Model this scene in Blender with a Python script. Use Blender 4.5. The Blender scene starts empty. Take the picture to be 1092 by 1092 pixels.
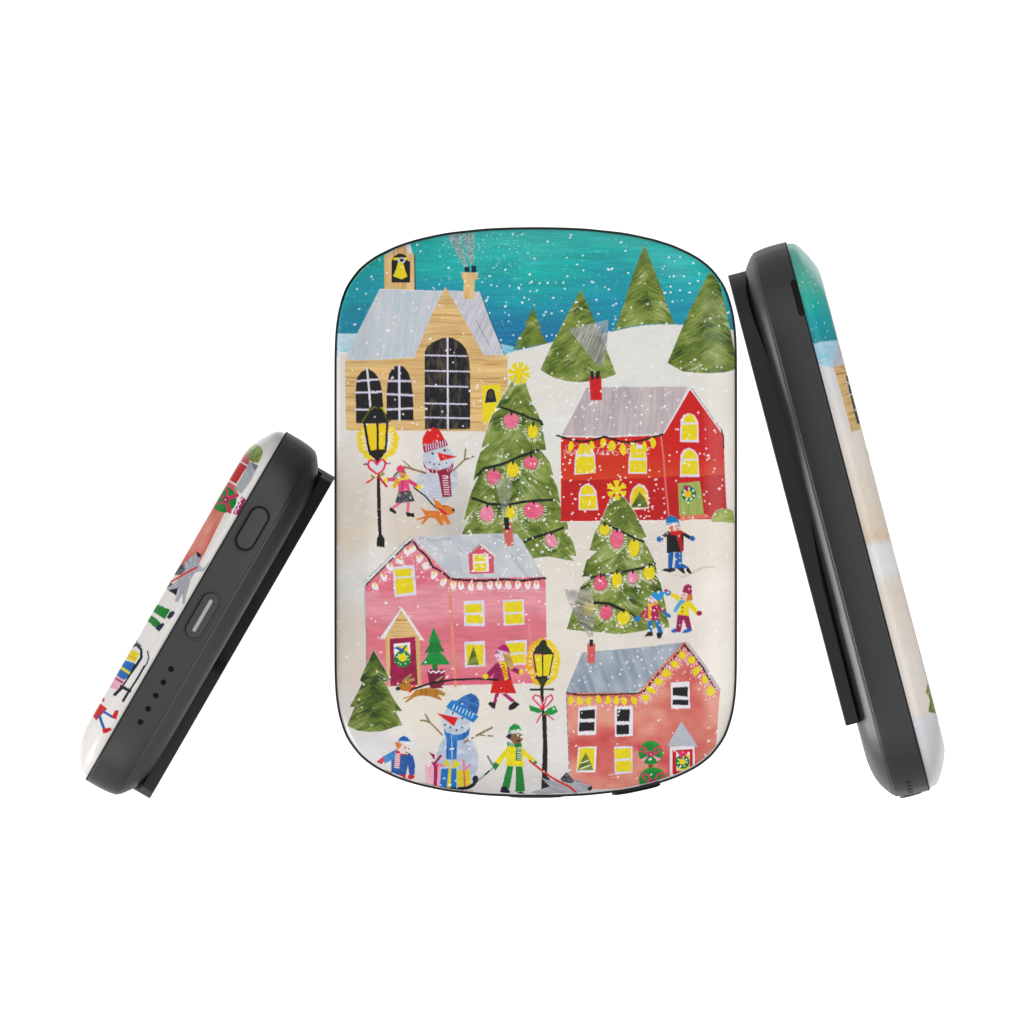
import bpy, math
import numpy as np
# ------------------------------------------------------------------ scale
S = 0.00018                      # metres per photograph pixel (a 109 mm tall power bank)
SCN = bpy.context.scene
COL = SCN.collection
# ------------------------------------------------------------------ camera
D = 24.0
cam_d = bpy.data.cameras.new('camera')
cam = bpy.data.objects.new('camera', cam_d); COL.objects.link(cam)
cam_d.sensor_width = 36.0
cam_d.lens = 36.0 * D / (1092 * S)
cam_d.clip_start = 0.1; cam_d.clip_end = 80
cam.location = (0, -D, 0); cam.rotation_euler = (math.radians(90), 0, 0)
SCN.camera = cam
# ------------------------------------------------------------------ world: white photo studio
W = bpy.data.worlds.new('World'); SCN.world = W; W.use_nodes = True
nt = W.node_tree                 # bright in front of the objects, dim grey studio at the sides and behind
bg = nt.nodes['Background']; bg.inputs[1].default_value = 1.0
tc = nt.nodes.new('ShaderNodeTexCoord'); sx = nt.nodes.new('ShaderNodeSeparateXYZ'); mr = nt.nodes.new('ShaderNodeMapRange')
mr.interpolation_type = 'SMOOTHSTEP'
mr.inputs['From Min'].default_value = 0.25; mr.inputs['From Max'].default_value = -0.65
mr.inputs['To Min'].default_value = 0.34; mr.inputs['To Max'].default_value = 1.06
nt.links.new(tc.outputs['Generated'], sx.inputs[0]); nt.links.new(sx.outputs['Y'], mr.inputs['Value']); nt.links.new(mr.outputs['Result'], bg.inputs['Color'])
# ------------------------------------------------------------------ lamps
def area(name, loc, target, size, energy, sy=None):
    d = bpy.data.lights.new(name, 'AREA'); d.energy = energy; d.size = size
    if sy: d.shape = 'RECTANGLE'; d.size_y = sy
    o = bpy.data.objects.new(name, d); COL.objects.link(o); o.location = loc
    import mathutils
    v = mathutils.Vector(target) - mathutils.Vector(loc)
    o.rotation_euler = v.to_track_quat('-Z', 'Y').to_euler()
    return o
area('softbox_left', (-1.15, 0.44, -0.42), (0, 0, 0), 0.3, 15.0, 0.7)
area('softbox_right', (0.9, -0.7, 0.1), (0, 0, 0), 0.3, 3.0, 0.8)
area('softbox_above', (0.45, -0.8, 0.95), (0, 0, 0), 0.3, 1.1)
area('softbox_low', (-0.6, -0.5, -0.9), (0, 0, 0), 0.35, 1.8)
area('backdrop_light_high', (0, 0.78, 0.8), (0, 1.2, 0.46), 0.4, 0.5)
area('backdrop_light_low', (0, 0.78, -0.8), (0, 1.2, -0.46), 0.4, 0.5)
# ------------------------------------------------------------------ exposure
SCN.view_settings.view_transform = 'Standard'
SCN.view_settings.look = 'None'
SCN.view_settings.exposure = 0
SCN.view_settings.gamma = 1
SCN.render.engine = 'CYCLES'

# ------------------------------------------------------------------ materials
def mat(name, col, rough=0.5, spec=0.5, metal=0.0, bump=0.0, bscale=4000, coat=0.0, var=0.0):
    m = bpy.data.materials.new(name); m.use_nodes = True
    nt = m.node_tree; b = nt.nodes['Principled BSDF']
    b.inputs['Base Color'].default_value = (*col, 1)
    b.inputs['Roughness'].default_value = rough
    b.inputs['Specular IOR Level'].default_value = spec
    b.inputs['Metallic'].default_value = metal
    b.inputs['Coat Weight'].default_value = coat
    tc = nt.nodes.new('ShaderNodeTexCoord')
    n = nt.nodes.new('ShaderNodeTexNoise'); n.inputs['Scale'].default_value = bscale
    n.inputs['Detail'].default_value = 3
    nt.links.new(tc.outputs['Object'], n.inputs['Vector'])
    if bump > 0:
        bp = nt.nodes.new('ShaderNodeBump'); bp.inputs['Strength'].default_value = bump
        bp.inputs['Distance'].default_value = 0.00003
        nt.links.new(n.outputs['Fac'], bp.inputs['Height'])
        nt.links.new(bp.outputs['Normal'], b.inputs['Normal'])
    if var > 0:
        r = nt.nodes.new('ShaderNodeMapRange')
        r.inputs['To Min'].default_value = rough - var; r.inputs['To Max'].default_value = rough + var
        nt.links.new(n.outputs['Fac'], r.inputs['Value'])
        nt.links.new(r.outputs['Result'], b.inputs['Roughness'])
    return m
M_BAND = mat('charcoal_plastic', (0.026, 0.026, 0.027), 0.46, 0.42, bump=0.12, var=0.04)
M_BACK = mat('charcoal_back_plastic', (0.03, 0.03, 0.031), 0.5, 0.75, bump=0.08, var=0.03)
M_PLATE = mat('black_plate_plastic', (0.024, 0.024, 0.025), 0.6, 0.15, bump=0.1, var=0.03)
M_RIM = mat('black_seam_rim', (0.018, 0.018, 0.018), 0.6, 0.15)
M_GROOVE = mat('black_groove', (0.008, 0.008, 0.008), 0.7, 0.1)
M_BUTTON = mat('button_plastic', (0.034, 0.034, 0.035), 0.5, 0.4, bump=0.1)
M_PORT = mat('port_lining', (0.045, 0.043, 0.04), 0.5, 0.3)
M_METAL = mat('port_metal', (0.34, 0.335, 0.325), 0.5, 0.3, metal=0.3)
M_LIGHTHOLE = mat('indicator_window', (0.002, 0.002, 0.002), 0.5, 0.1)
M_WHITE = mat('white_studio_paper', (0.95, 0.95, 0.95), 0.9, 0.0)
def print_material():
    m = bpy.data.materials.new('glossy_printed_lacquer'); m.use_nodes = True
    nt = m.node_tree; b = nt.nodes['Principled BSDF']
    a = nt.nodes.new('ShaderNodeVertexColor'); a.layer_name = 'print'
    nt.links.new(a.outputs['Color'], b.inputs['Base Color'])
    b.inputs['Roughness'].default_value = 0.3
    b.inputs['Specular IOR Level'].default_value = 0.28
    n = nt.nodes.new('ShaderNodeTexNoise'); n.inputs['Scale'].default_value = 2500
    tc = nt.nodes.new('ShaderNodeTexCoord'); nt.links.new(tc.outputs['Object'], n.inputs['Vector'])
    bp = nt.nodes.new('ShaderNodeBump'); bp.inputs['Strength'].default_value = 0.05
    bp.inputs['Distance'].default_value = 0.00002
    nt.links.new(n.outputs['Fac'], bp.inputs['Height']); nt.links.new(bp.outputs['Normal'], b.inputs['Normal'])
    return m
M_PRINT = print_material()
ALB = 0.79; BLK = 0.016           # print albedo = linear paint colour * ALB - BLK (the gloss adds that back)

# ------------------------------------------------------------------ paint box: rasterises the printed artwork
rng = np.random.default_rng(7)
LAT = rng.random((256, 256))
def vn(x, y, seed=0):
    x = x + seed * 17.31; y = y + seed * 9.73
    xi = np.floor(x).astype(int); yi = np.floor(y).astype(int)
    fx = x - xi; fy = y - yi
    fx = fx * fx * (3 - 2 * fx); fy = fy * fy * (3 - 2 * fy)
    g = lambda i, j: LAT[(yi + j) & 255, (xi + i) & 255]
    return (g(0, 0) * (1 - fx) + g(1, 0) * fx) * (1 - fy) + (g(0, 1) * (1 - fx) + g(1, 1) * fx) * fy
def fbm(x, y, seed=0, o=4):
    r = 0; a = .5; t = 0
    for k in range(o):
        r = r + a * vn(x * 2 ** k, y * 2 ** k, seed + k * 3); t += a; a *= .55
    return r / t
def C(c): return np.array(c, float)
def mix(a, b, f): return a + (b - a) * f[..., None]
def ramp(f, stops):
    xs = [s[0] for s in stops]
    return np.stack([np.interp(f, xs, [s[1][k] for s in stops]) for k in range(3)], -1)
def t_flat(c, amp=.05, sc=.35):
    c = C(c)
    return lambda X, Y: c * (1 + amp * 2 * (fbm(X * sc, Y * sc, 5) - .5) + amp * .8 * (vn(X * 1.6, Y * 1.6, 9) - .5))[..., None]
def t_wash(c1, c2, sc=.06, streak=1.0):
    c1, c2 = C(c1), C(c2)
    def f(X, Y):
        n = fbm(X * sc, Y * sc * 2.4, 11)
        n = np.clip((n - .5) * 2.8 + .5, 0, 1)
        s = (vn(X * .12, Y * 1.1, 3) - .5) * .08 * streak + (vn(X * 1.5, Y * 1.5, 4) - .5) * .04
        return mix(c1, c2, n) * (1 + s)[..., None]
    return f
def t_wood(vertical=False, pale=0.0):
    def f(X, Y):
        if vertical: X, Y = Y, X
        w = Y + 1.2 * (vn(X * .05, Y * .1, 8) - .5) * 3
        n = .55 * vn(X * .02, w * .9, 21) + .45 * vn(X * .05, w * 2.1, 22)
        c = ramp(n, [(0, (158, 110, 60)), (.2, (190, 142, 84)), (.34, (216, 178, 118)), (.65, (226, 190, 132)), (1, (232, 202, 150))])
        n2 = vn(X * .03, Y * .14, 31)
        c = c * (1 + .12 * (n2 - .5))[..., None]
        return c * (1 - pale) + C((225, 215, 205)) * pale
    return f
def t_roof(c1, c2, ang=90, fs=.7, fl=.05):
    c1, c2 = C(c1), C(c2); ca, sa = math.cos(math.radians(ang)), math.sin(math.radians(ang))
    def f(X, Y):
        L = X * ca + Y * sa; A = -X * sa + Y * ca
        n = .5 * vn(A * fs, L * fl, 41) + .5 * fbm(X * .05, Y * .05, 42)
        n = np.clip((n - .5) * 2.2 + .42, 0, 1)
        return mix(c1, c2, n) * (1 + .06 * (vn(A * 1.6, L * .2, 43) - .5))[..., None]
    return f
GREEN = [(0, (52, 72, 34)), (.18, (80, 100, 42)), (.4, (112, 132, 58)), (.6, (136, 152, 76)), (.78, (160, 170, 104)), (.9, (182, 192, 144)), (1, (206, 214, 190))]
def t_tree(cx, top, sl=.75, dark=0., stops=GREEN, curve=.012, seed=0, fq=.8):
    def f(X, Y):
        u = X - cx; a = np.sqrt(u * u + 36) - 6; y = Y - top
        wx = 4 * (vn(X * .05, Y * .05, 50 + seed) - .5); wy = 1.5 * (vn(X * .11, Y * .11, 49 + seed) - .5)
        q = y - sl * a + curve * a * a * .5 + wx * 1.6 + wy + 1.4 * np.sign(u) * np.minimum(a, 4); w = u * .07 + y * .03 + wy * .1
        s1 = vn(q * fq * .75, w, 51 + seed); s2 = vn(q * fq * 1.9, w * 1.7, 52 + seed)
        big = fbm(X * .055, Y * .055, 53 + seed, 3); pat = vn(q * .12, w * 1.6, 54 + seed)
        s3 = vn(q * 2.6, w * 2.6, 57 + seed); p2 = vn(X * .09 + 3, Y * .06, 58 + seed)
        n = .18 * s1 + .14 * s2 + .10 * s3 + .40 * big + .16 * pat + .18 * p2 - .09 - dark
        n = np.clip((n - .5) * 1.9 + .52, 0, 1)
        return ramp(n, stops)
    return f
def t_plaid(X, Y):
    n = vn(X * 1.3, Y * 1.3, 61); g = ((np.sin(X * 2.6) * np.sin(Y * 2.4)) > .2) * .3
    v = np.clip(n * .9 - .25 + g, 0, 1)
    return mix(C((28, 28, 34)), C((190, 188, 195)), v)
def t_dark(X, Y):
    n = fbm(X * .3, Y * .15, 71); n2 = vn(X * .5, Y * .08, 72)
    return mix(C((30, 33, 42)), C((104, 92, 74)), np.clip((n * .55 + n2 * .45 - .36) * 2.0, 0, .8))
def T(c): return c if callable(c) else t_flat(c)

class Canvas:
    def __init__(s, x0, y0, w, h, sc, xf=None):
        s.x0, s.y0, s.sc, s.xf = x0, y0, sc, xf
        s.W, s.H = int(w * sc), int(h * sc)
        s.im = np.zeros((s.H, s.W, 3)); s.fr = (0, 0, 1.0)
        ys, xs = np.mgrid[0:s.H, 0:s.W]
        s.X = x0 + (xs + .5) / sc; s.Y = y0 + (ys + .5) / sc
    def at(s, x0, y0, k=9.927): s.fr = (x0, y0, k); return s
    def px(s, pts):
        a = pts if not isinstance(pts, str) else [tuple(map(float, q.split(','))) for q in pts.split()]
        a = np.array(a, float); a = a / s.fr[2] + np.array(s.fr[:2])
        if s.xf is not None: a = s.xf(a)
        return (a - np.array([s.x0, s.y0])) * s.sc
    def box(s, a, pad=0):
        lo = np.floor(a.min(0) - pad).astype(int); hi = np.ceil(a.max(0) + pad).astype(int) + 1
        return max(lo[0], 0), max(lo[1], 0), min(hi[0], s.W), min(hi[1], s.H)
    clip = None; rec = None
    def put(s, bx, m, c, alpha=1.0):
        x0, y0, x1, y1 = bx
        if s.rec is not None: s.rec[y0:y1, x0:x1] |= m
        if s.clip is not None: m = m & s.clip[y0:y1, x0:x1]
        if not m.any(): return
        X = s.X[y0:y1, x0:x1]; Y = s.Y[y0:y1, x0:x1]
        col = T(c)(X, Y)
        mm = (m.astype(float) * alpha)[..., None]
        s.im[y0:y1, x0:x1] = s.im[y0:y1, x0:x1] * (1 - mm) + col * mm
    def p(s, c, pts, alpha=1.0, rough=0.0, halo=None):
        a = s.px(pts)
        if halo: s._line(np.vstack([a, a[:1]]), halo[1] * s.sc, halo[0], .8)
        bx = s.box(a, 2); x0, y0, x1, y1 = bx
        if x1 <= x0 or y1 <= y0: return
        gy, gx = np.mgrid[y0:y1, x0:x1]; gx = gx + .5; gy = gy + .5
        if rough:
            gx = gx + rough * s.sc * 2 * (vn(gx * .3, gy * .3, 81) - .5); gy = gy + rough * s.sc * 2 * (vn(gx * .3, gy * .3, 82) - .5)
        m = np.zeros(gx.shape, bool); n = len(a)
        for i in range(n):
            (xa, ya), (xb, yb) = a[i], a[(i + 1) % n]
            if ya == yb: continue
            cond = (gy < max(ya, yb)) & (gy >= min(ya, yb))
            m ^= cond & (gx < xa + (gy - ya) * (xb - xa) / (yb - ya))
        s.put(bx, m, c, alpha)
    def _line(s, a, w, c, alpha=1.0, rough=0.0):
        bx = s.box(a, w + 2); x0, y0, x1, y1 = bx
        if x1 <= x0 or y1 <= y0: return
        gy, gx = np.mgrid[y0:y1, x0:x1]; gx = gx + .5; gy = gy + .5
        d = np.full(gx.shape, 1e9)
        for i in range(len(a) - 1):
            p, q = a[i], a[i + 1]; v = q - p; L = v @ v + 1e-9
            t = np.clip(((gx - p[0]) * v[0] + (gy - p[1]) * v[1]) / L, 0, 1)
            d = np.minimum(d, np.hypot(gx - p[0] - t * v[0], gy - p[1] - t * v[1]))
        ww = w / 2 * (1 + rough * 2 * (vn(gx * .25, gy * .25, 83) - .5))
        s.put(bx, d < ww, c, alpha)
    def l(s, c, pts, w, alpha=1.0, rough=0.15):       # w in tile pixels
        s._line(s.px(pts), w / s.fr[2] * s.sc, c, alpha, rough)
    def e(s, c, cx, cy, rx, ry=None, rot=0, alpha=1.0, n=28, wob=0.0):
        ry = ry or rx; t = np.arange(n) * 2 * math.pi / n; r = math.radians(rot)
        k = 1 + wob * np.sin(t * 3 + cx)
        x = rx * np.cos(t) * k; y = ry * np.sin(t) * k
        s.p(c, [(cx + a * math.cos(r) - b * math.sin(r), cy + a * math.sin(r) + b * math.cos(r)) for a, b in zip(x, y)], alpha)
    def ticks(s, c, cx, cy, rx, ry, n=14, ln=22, w=9, gap=14, a0=0, a1=360):
        for i in range(n):
            t = math.radians(a0 + (a1 - a0) * (i + rng.random() * .5) / n)
            ca, sa = math.cos(t), math.sin(t); g = gap * (.7 + .6 * rng.random()); L = ln * (.6 + .8 * rng.random())
            s.l(c, [(cx + (rx + g) * ca, cy + (ry + g) * sa), (cx + (rx + g + L) * ca, cy + (ry + g + L) * sa)], w)
    def dashes(s, c, pts, n, ln, w, ang):
        a = np.array([tuple(map(float, q.split(','))) for q in pts.split()])
        seg = np.r_[0, np.cumsum(np.hypot(*np.diff(a, axis=0).T))]
        for k in range(n):
            t = (k + .5) / n * seg[-1]; x = np.interp(t, seg, a[:, 0]); y = np.interp(t, seg, a[:, 1])
            g = math.radians(ang); dx, dy = ln / 2 * math.cos(g), ln / 2 * math.sin(g)
            s.l(c, [(x - dx, y - dy), (x + dx, y + dy)], w)

def fir(cv, pts, cx, n, seed=0, dark=0.0, slope=.75, halo=None, stroke=(5, 13), k=1.0):
    """cut-paper fir: painted base with many curved brush strokes clipped to its outline"""
    cv.rec = np.zeros((cv.H, cv.W), bool)
    cv.p(t_tree(cx, 0, .6, .03 + dark, seed=seed, fq=.35), pts, halo=None); mk = cv.rec; cv.rec = None
    if halo: 
        cv.p(halo[0], pts, halo=halo); cv.p(t_tree(cx, 0, .6, .03 + dark, seed=seed, fq=.35), pts)
    fr = cv.fr; cv.fr = (0, 0, 1.0); cv.clip = mk
    ys, xs = np.nonzero(mk); r = np.random.default_rng(100 + seed)
    for _ in range(n):
        q = r.integers(len(xs)); x = cv.x0 + xs[q] / cv.sc; y = cv.y0 + ys[q] / cv.sc
        u = x - cx; sg = 1 if u + r.normal() * 3 > 0 else -1; L = (stroke[0] + (stroke[1] - stroke[0]) * r.random()) * k
        tone = np.clip(fbm(np.array([x * .06]), np.array([y * .06]), 60 + seed, 3)[0] * 1.5 - .21 - dark + .33 * (r.random() - .5), 0, 1)
        c = ramp(np.array([tone]), GREEN)[0]; a = slope * (.7 + .6 * r.random())
        P_ = [(x, y)]
        for t in (.33, .66, 1): P_.append((x + sg * L * t, y + L * a * (t * 1.25 - t * t * .55)))
        cv.fr = (0, 0, 1.0); cv.l(tuple(c), P_, .5 + .9 * r.random(), .35 + .35 * r.random(), rough=.4)
    cv.fr = fr; cv.clip = None
# ------------------------------------------------------------------ the printed picture (front)
WH = (238, 234, 236); DK = (26, 31, 40); YE = (232, 214, 18); LAV = (222, 216, 234)
F = Canvas(350, 236, 444, 620, 3.2)
def sky(X, Y):
    n = fbm(X * .012, Y * .03, 91, 3) - .5
    y = Y + 60 * n - (X - 560) * .06 * (X < 560)
    c = ramp(y, [(243, (78, 190, 178)), (262, (56, 184, 174)), (282, (26, 172, 164)), (305, (8, 160, 168)), (330, (0, 146, 168)), (350, (0, 128, 164)), (375, (0, 118, 160))])
    rt = np.clip((X - 660) / 90, 0, 1)[..., None]
    c = c * (1 - .45 * rt) + ramp(Y, [(243, (120, 208, 196)), (300, (88, 196, 186)), (335, (34, 172, 176)), (350, (0, 150, 180))]) * .45 * rt
    lf = np.clip((420 - X) / 60, 0, 1)[..., None]
    c = c * (1 - .5 * lf) + ramp(Y, [(270, (60, 172, 160)), (320, (62, 168, 156)), (335, (8, 158, 160)), (356, (0, 146, 152))]) * .5 * lf
    g = (vn(X * 1.7, Y * 1.7, 92) - .5) * .10 + (vn(X * .06, Y * .9, 93) - .5) * .10 + (vn(X * .02, Y * .3, 98) - .5) * .10
    c = c * (1 + g)[..., None] * C((.82, .975, 1.0))
    sp = vn(X * 1.3, Y * 1.3, 94)
    return mix(c, C((190, 225, 222)), np.clip((sp - .82) * 3, 0, .5))
ANCH = [(375, 400, 206, 200, 194), (372, 440, 214, 210, 206), (420, 480, 226, 218, 210), (380, 540, 206, 196, 182), (372, 575, 212, 196, 174),
        (390, 600, 214, 212, 208), (372, 625, 208, 208, 205), (372, 665, 208, 196, 182), (385, 720, 210, 196, 178), (370, 740, 210, 202, 196),
        (480, 530, 200, 194, 188), (485, 552, 180, 175, 170), (440, 560, 205, 190, 172), (470, 470, 226, 222, 216), (505, 490, 226, 220, 214),
        (590, 420, 224, 222, 214), (590, 460, 224, 224, 218), (680, 375, 224, 224, 220), (715, 400, 222, 222, 216), (775, 420, 228, 222, 212),
        (780, 500, 240, 230, 220), (620, 590, 226, 216, 202), (600, 640, 228, 220, 208), (595, 690, 230, 220, 204), (700, 600, 222, 212, 202),
        (765, 570, 234, 222, 208), (770, 640, 242, 232, 220), (775, 720, 246, 238, 228), (650, 690, 230, 222, 210), (700, 680, 226, 216, 204),
        (450, 760, 230, 220, 202), (430, 780, 226, 220, 214), (400, 800, 212, 212, 214), (380, 790, 208, 208, 210), (520, 760, 232, 222, 208),
        (530, 800, 230, 226, 222), (560, 830, 210, 206, 204), (590, 800, 226, 224, 222), (500, 840, 205, 203, 203), (775, 780, 232, 226, 216), (640, 845, 205, 200, 198)]
ANCH = np.array(ANCH, float)  # snow tones; light on the right side and bottom-edge shading are painted in
def snow(X, Y):
    w = 0; c = 0
    for a in ANCH:
        k = 1 / (((X - a[0]) ** 2 + (Y - a[1]) ** 2) + 120) ** 1.6
        w = w + k; c = c + k[..., None] * a[2:5]
    c = c / w[..., None]; c = c * .72 + C((232, 227, 221)) * .28
    L = X * .92 - Y * .38; A = X * .38 + Y * .92
    g = .011 * (vn(A * .7, L * .05, 95) - .5) * 2 + .022 * (fbm(X * .06, Y * .06, 96) - .5) * 2 + .02 * (vn(X * 1.8, Y * 1.8, 97) - .5)
    return c * (1 + g + .035 * np.clip((470 - X) / 60, 0, 1))[..., None]
F.put((0, 0, F.W, F.H), np.ones((F.H, F.W), bool), sky)
F.at(0, 0, 1)
F.p(t_wash((150, 205, 225), (190, 215, 224)), '340,356 400,356 400,380 340,380')
F.p(t_wash((165, 215, 230), (110, 190, 215)), '530,366 547,370 553,372 545,378 530,380')
F.p(snow, '340,376.5 400,376 538,379 549,374.6 575,368.7 590,364.7 620,360 648,355 665,351 685,347.2 700,346.4 732,346.5 760,350 784.7,352.6 800,353 800,870 340,870')
F.l(t_flat((240, 240, 242)), '340,377 370,376.5', .9)
def specks(n, x0, y0, x1, y1, r0, r1, a, clip=None):
    F.at(0, 0, 1)
    for i in range(n):
        x = x0 + (x1 - x0) * rng.random(); y = y0 + (y1 - y0) * rng.random()
        F.e((226, 240, 242), x, y, r0 + (r1 - r0) * rng.random() ** 2, alpha=a, n=8)
specks(650, 360, 243, 785, 366, .28, .75, .55)
specks(170, 470, 243, 560, 300, .3, .9, .8)
# ---- background firs
F.at(0, 0, 1)
fir(F, '568.4,327.9 573,340 577,350 574.5,350 578,357 583.5,366.4 565,370 546.6,373.4 554,365.5 549.6,367.7 556,356 563.2,345.5 558.7,347 564,338', 567, 90, 3, .04)
fir(F, '619.1,309 628,328 637,350 647,374 656.8,399 652,402 640,405 619,408 605,407 592,403.5 583,399 576.3,394.8 585,375 600,345', 622, 420, 5, .0)
fir(F, '686.9,261 696,284 706,310 713,330 718.7,345.6 700,345.6 686,346.5 670,349 655.3,352.2 665,325 675,293', 690, 400, 8, .02)
fir(F, '755.8,290.5 763,297 768,306 773,327 778,350 783,375 786,393 775,397 760,398.2 745,398 728,396.4 719,391.5 711.7,387.4 722,362 735,332', 755, 480, 12, .02)
F.l((236, 232, 236), '719,392.5 728,397.4 745,399 760,399.2 775,398 786,394', .9)
F.l((236, 236, 238), '576.3,395.8 592,404.5 605,408 619,409 640,406 657,400', .7)
F.at(575, 340)
F.p(t_roof((196, 190, 196), (112, 114, 118), 115, 1.3, .08), '310,115 730,10 722,150 712,300 690,420 660,505 625,510 575,450', .78)
# ---- church
F.at(355, 240)
F.p((222, 220, 224), '545,325 780,190 820,190 845,310 860,330')
F.p(t_wood(True), '545,328 600,312 640,282 690,245 755,212 792,270 797,305 863,312 866,692 545,692')
F.l((12, 60, 80), '868,315 873,690', 10)
F.p((18, 24, 38), '625,612 625,380 650,335 700,305 750,312 790,345 818,400 820,612')
F.p(YE, '640,350 798,346 795,375 642,376'); F.e((200, 200, 216), 727, 379, 42, 35); F.e(DK, 727, 376, 24, 16); F.e((240, 240, 240), 706, 374, 8, 5)
F.p(YE, '690,402 745,396 770,490 792,548 730,580 637,545 668,480')
F.at(0, 0, 1)
F.p(t_roof((205, 206, 212), (186, 198, 208), 100, .35, .04), '404.9,308.8 476,311 459,341 442.6,381.8 420,383 390,385 368.4,384.4 383,352')
F.p(t_roof((208, 206, 214), (186, 184, 194), 115, .5, .04), '477,310 511.8,311.5 522,340 537.5,378.5 516,379.2 490,340')
F.l((120, 120, 130), '508,342 512,350 520,365 522,370', .5); F.l((236, 220, 226), '404.9,308.8 474,311', .8); F.l((40, 60, 90), '512.3,311.5 522.6,340 538,378.5', .6)
F.at(465, 240)
F.p(t_flat((176, 172, 172), .45, .9), '115,112 250,92 345,430 290,445', .6); F.p(t_flat((176, 170, 172), .45, .9), '265,92 412,82 405,400 365,425', .6)
for i in range(60):
    v = rng.random(); u = rng.random()
    F.e((215, 190, 195) if i % 2 else (120, 110, 125), 200 + 110 * v + (u - .5) * 120 * (1 - v), 110 + 320 * v, 8, alpha=.6, n=7)
    F.e((215, 190, 195) if i % 2 else (120, 110, 125), 345 + 35 * v + (u - .5) * 120 * (1 - v), 100 + 310 * v, 8, alpha=.6, n=7)
F.p((26, 38, 62), '305,445 357,450 352,503 303,498'); F.p((26, 38, 62), '376,436 424,430 428,506 376,502')
F.p(t_wood(True), '295,570 412,580 405,785 290,787'); F.p(t_wood(True), '275,503 450,510 437,583 272,573')
F.at(0, 0, 1)
F.p(t_wood(), '368.4,384.3 390,384.8 420,382.8 442.1,381.3 458.3,341 474.9,306.3 487,327 498,346 515.9,379 541.2,379.3 541.6,420 534,450 521,460 369,458.8')
F.p((226, 230, 222), '368.4,385.4 442,382.4 458,342 442.1,380.6', .6)
F.p(t_dark, '453.4,458 453,376 456,370 461,365.5 465,363.5 471,361 478,360 484,361.3 489.2,364.2 493.5,368 497.2,372.8 500.3,382.3 501.5,400 501.4,457.7')
for y, x1 in ((379.8, 498), (396.3, 501), (412.5, 499), (431, 498), (446, 501)): F.l(LAV, [(452.8, y - .7), (x1, y + .2)], 1.5)
F.l(LAV, '477.4,361 477.8,457', 2)
F.at(355, 340)
WK = t_flat((24, 26, 34), .25)
F.p(WK, '370,525 300,570 262,620 250,700 245,780 250,1105 545,1105 525,780 505,680 480,620 440,570')
for q in ('255,663 480,643', '245,785 515,776', '240,960 395,962'): F.l(LAV, q, 20)
F.l(LAV, '365,530 385,740 400,950', 23)
F.p(WK, '700,495 640,515 600,580 585,660 570,800 572,1075 855,1075 850,810 830,660 800,570 750,510')
for q in ('590,660 830,662', '575,800 855,812', '565,962 850,950'): F.l(LAV, q, 20)
F.l(LAV, '703,500 708,1075', 24)
F.l((226, 196, 40), '385,970 450,945 540,950 570,1080', 22, .8)
F.at(465, 340)
F.p(YE, '490,705 682,698 683,840 640,930 690,960 600,1010 560,1090 540,1105 497,1105')
F.p((38, 36, 66), '518,892 538,775 560,745 590,738 618,765 642,882'); F.e((70, 66, 50), 578, 812, 32, 45)
F.at(465, 440); F.p(t_wood(), '470,110 560,108 545,200 475,195')
# ---- lamp post by the church
def glow(cx, cy, rx, ry, c1, c2, n=60, a0=0, a1=360):
    for k in range(n):
        t = math.radians(a0 + (a1 - a0) * k / n); r = .78 + .2 * rng.random()
        F.e(c1 if rng.random() < .6 else c2, cx + rx * r * math.cos(t), cy + ry * r * math.sin(t), 30, 42, rot=math.degrees(t), alpha=.75, n=12, wob=.15)
F.at(355, 440)
glow(478, 290, 205, 215, (234, 206, 30), (240, 212, 60), 64, -35, 215)
F.ticks((240, 236, 220), 475, 275, 125, 150, 22, 30, 12, 14, -30, 210)
F.p((40, 52, 40), '345,118 300,80 360,20 400,-60 450,-75 500,-60 560,10 640,70 580,112', .8); F.l((120, 124, 40), '310,100 400,-30 450,-60', 16, .8)
F.p((22, 28, 38), '345,118 365,30 400,-20 450,-45 500,-25 545,30 582,112')
F.p((236, 204, 10), '350,128 570,128 548,392 388,404')
F.l(DK, '338,115 372,330 398,440', 26); F.l(DK, '578,108 570,300 556,420', 24); F.l(DK, '475,110 478,400', 24)
F.p(DK, '380,400 565,388 530,470 490,500 470,520 450,500 415,468'); F.l(DK, '478,500 485,700', 34)
F.l(DK, '330,550 372,545', 14); F.l(DK, '560,542 612,538', 10)
F.p(DK, '468,690 500,690 507,880 512,1110 520,1295 485,1298 474,1100 470,900')
F.p(t_flat((30, 36, 38), .3), '465,1425 468,1335 490,1293 522,1293 550,1335 548,1425')
F.p((222, 218, 226), '468,645 385,590 372,550 385,510 420,500 450,515 468,550 500,500 540,500 563,530 545,590 520,625')
F.l((222, 56, 90), '468,650 390,592 374,552 386,514 420,502 450,518 468,550 500,505 536,500 560,530 548,580 520,625 475,655', 22)
F.p((130, 160, 62), '400,672 408,652 460,688 540,628 556,655 500,682 420,692'); F.p((206, 24, 44), '338,745 430,690 452,692 375,748'); F.l((206, 24, 44), '468,655 520,720 570,782', 24)
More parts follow.
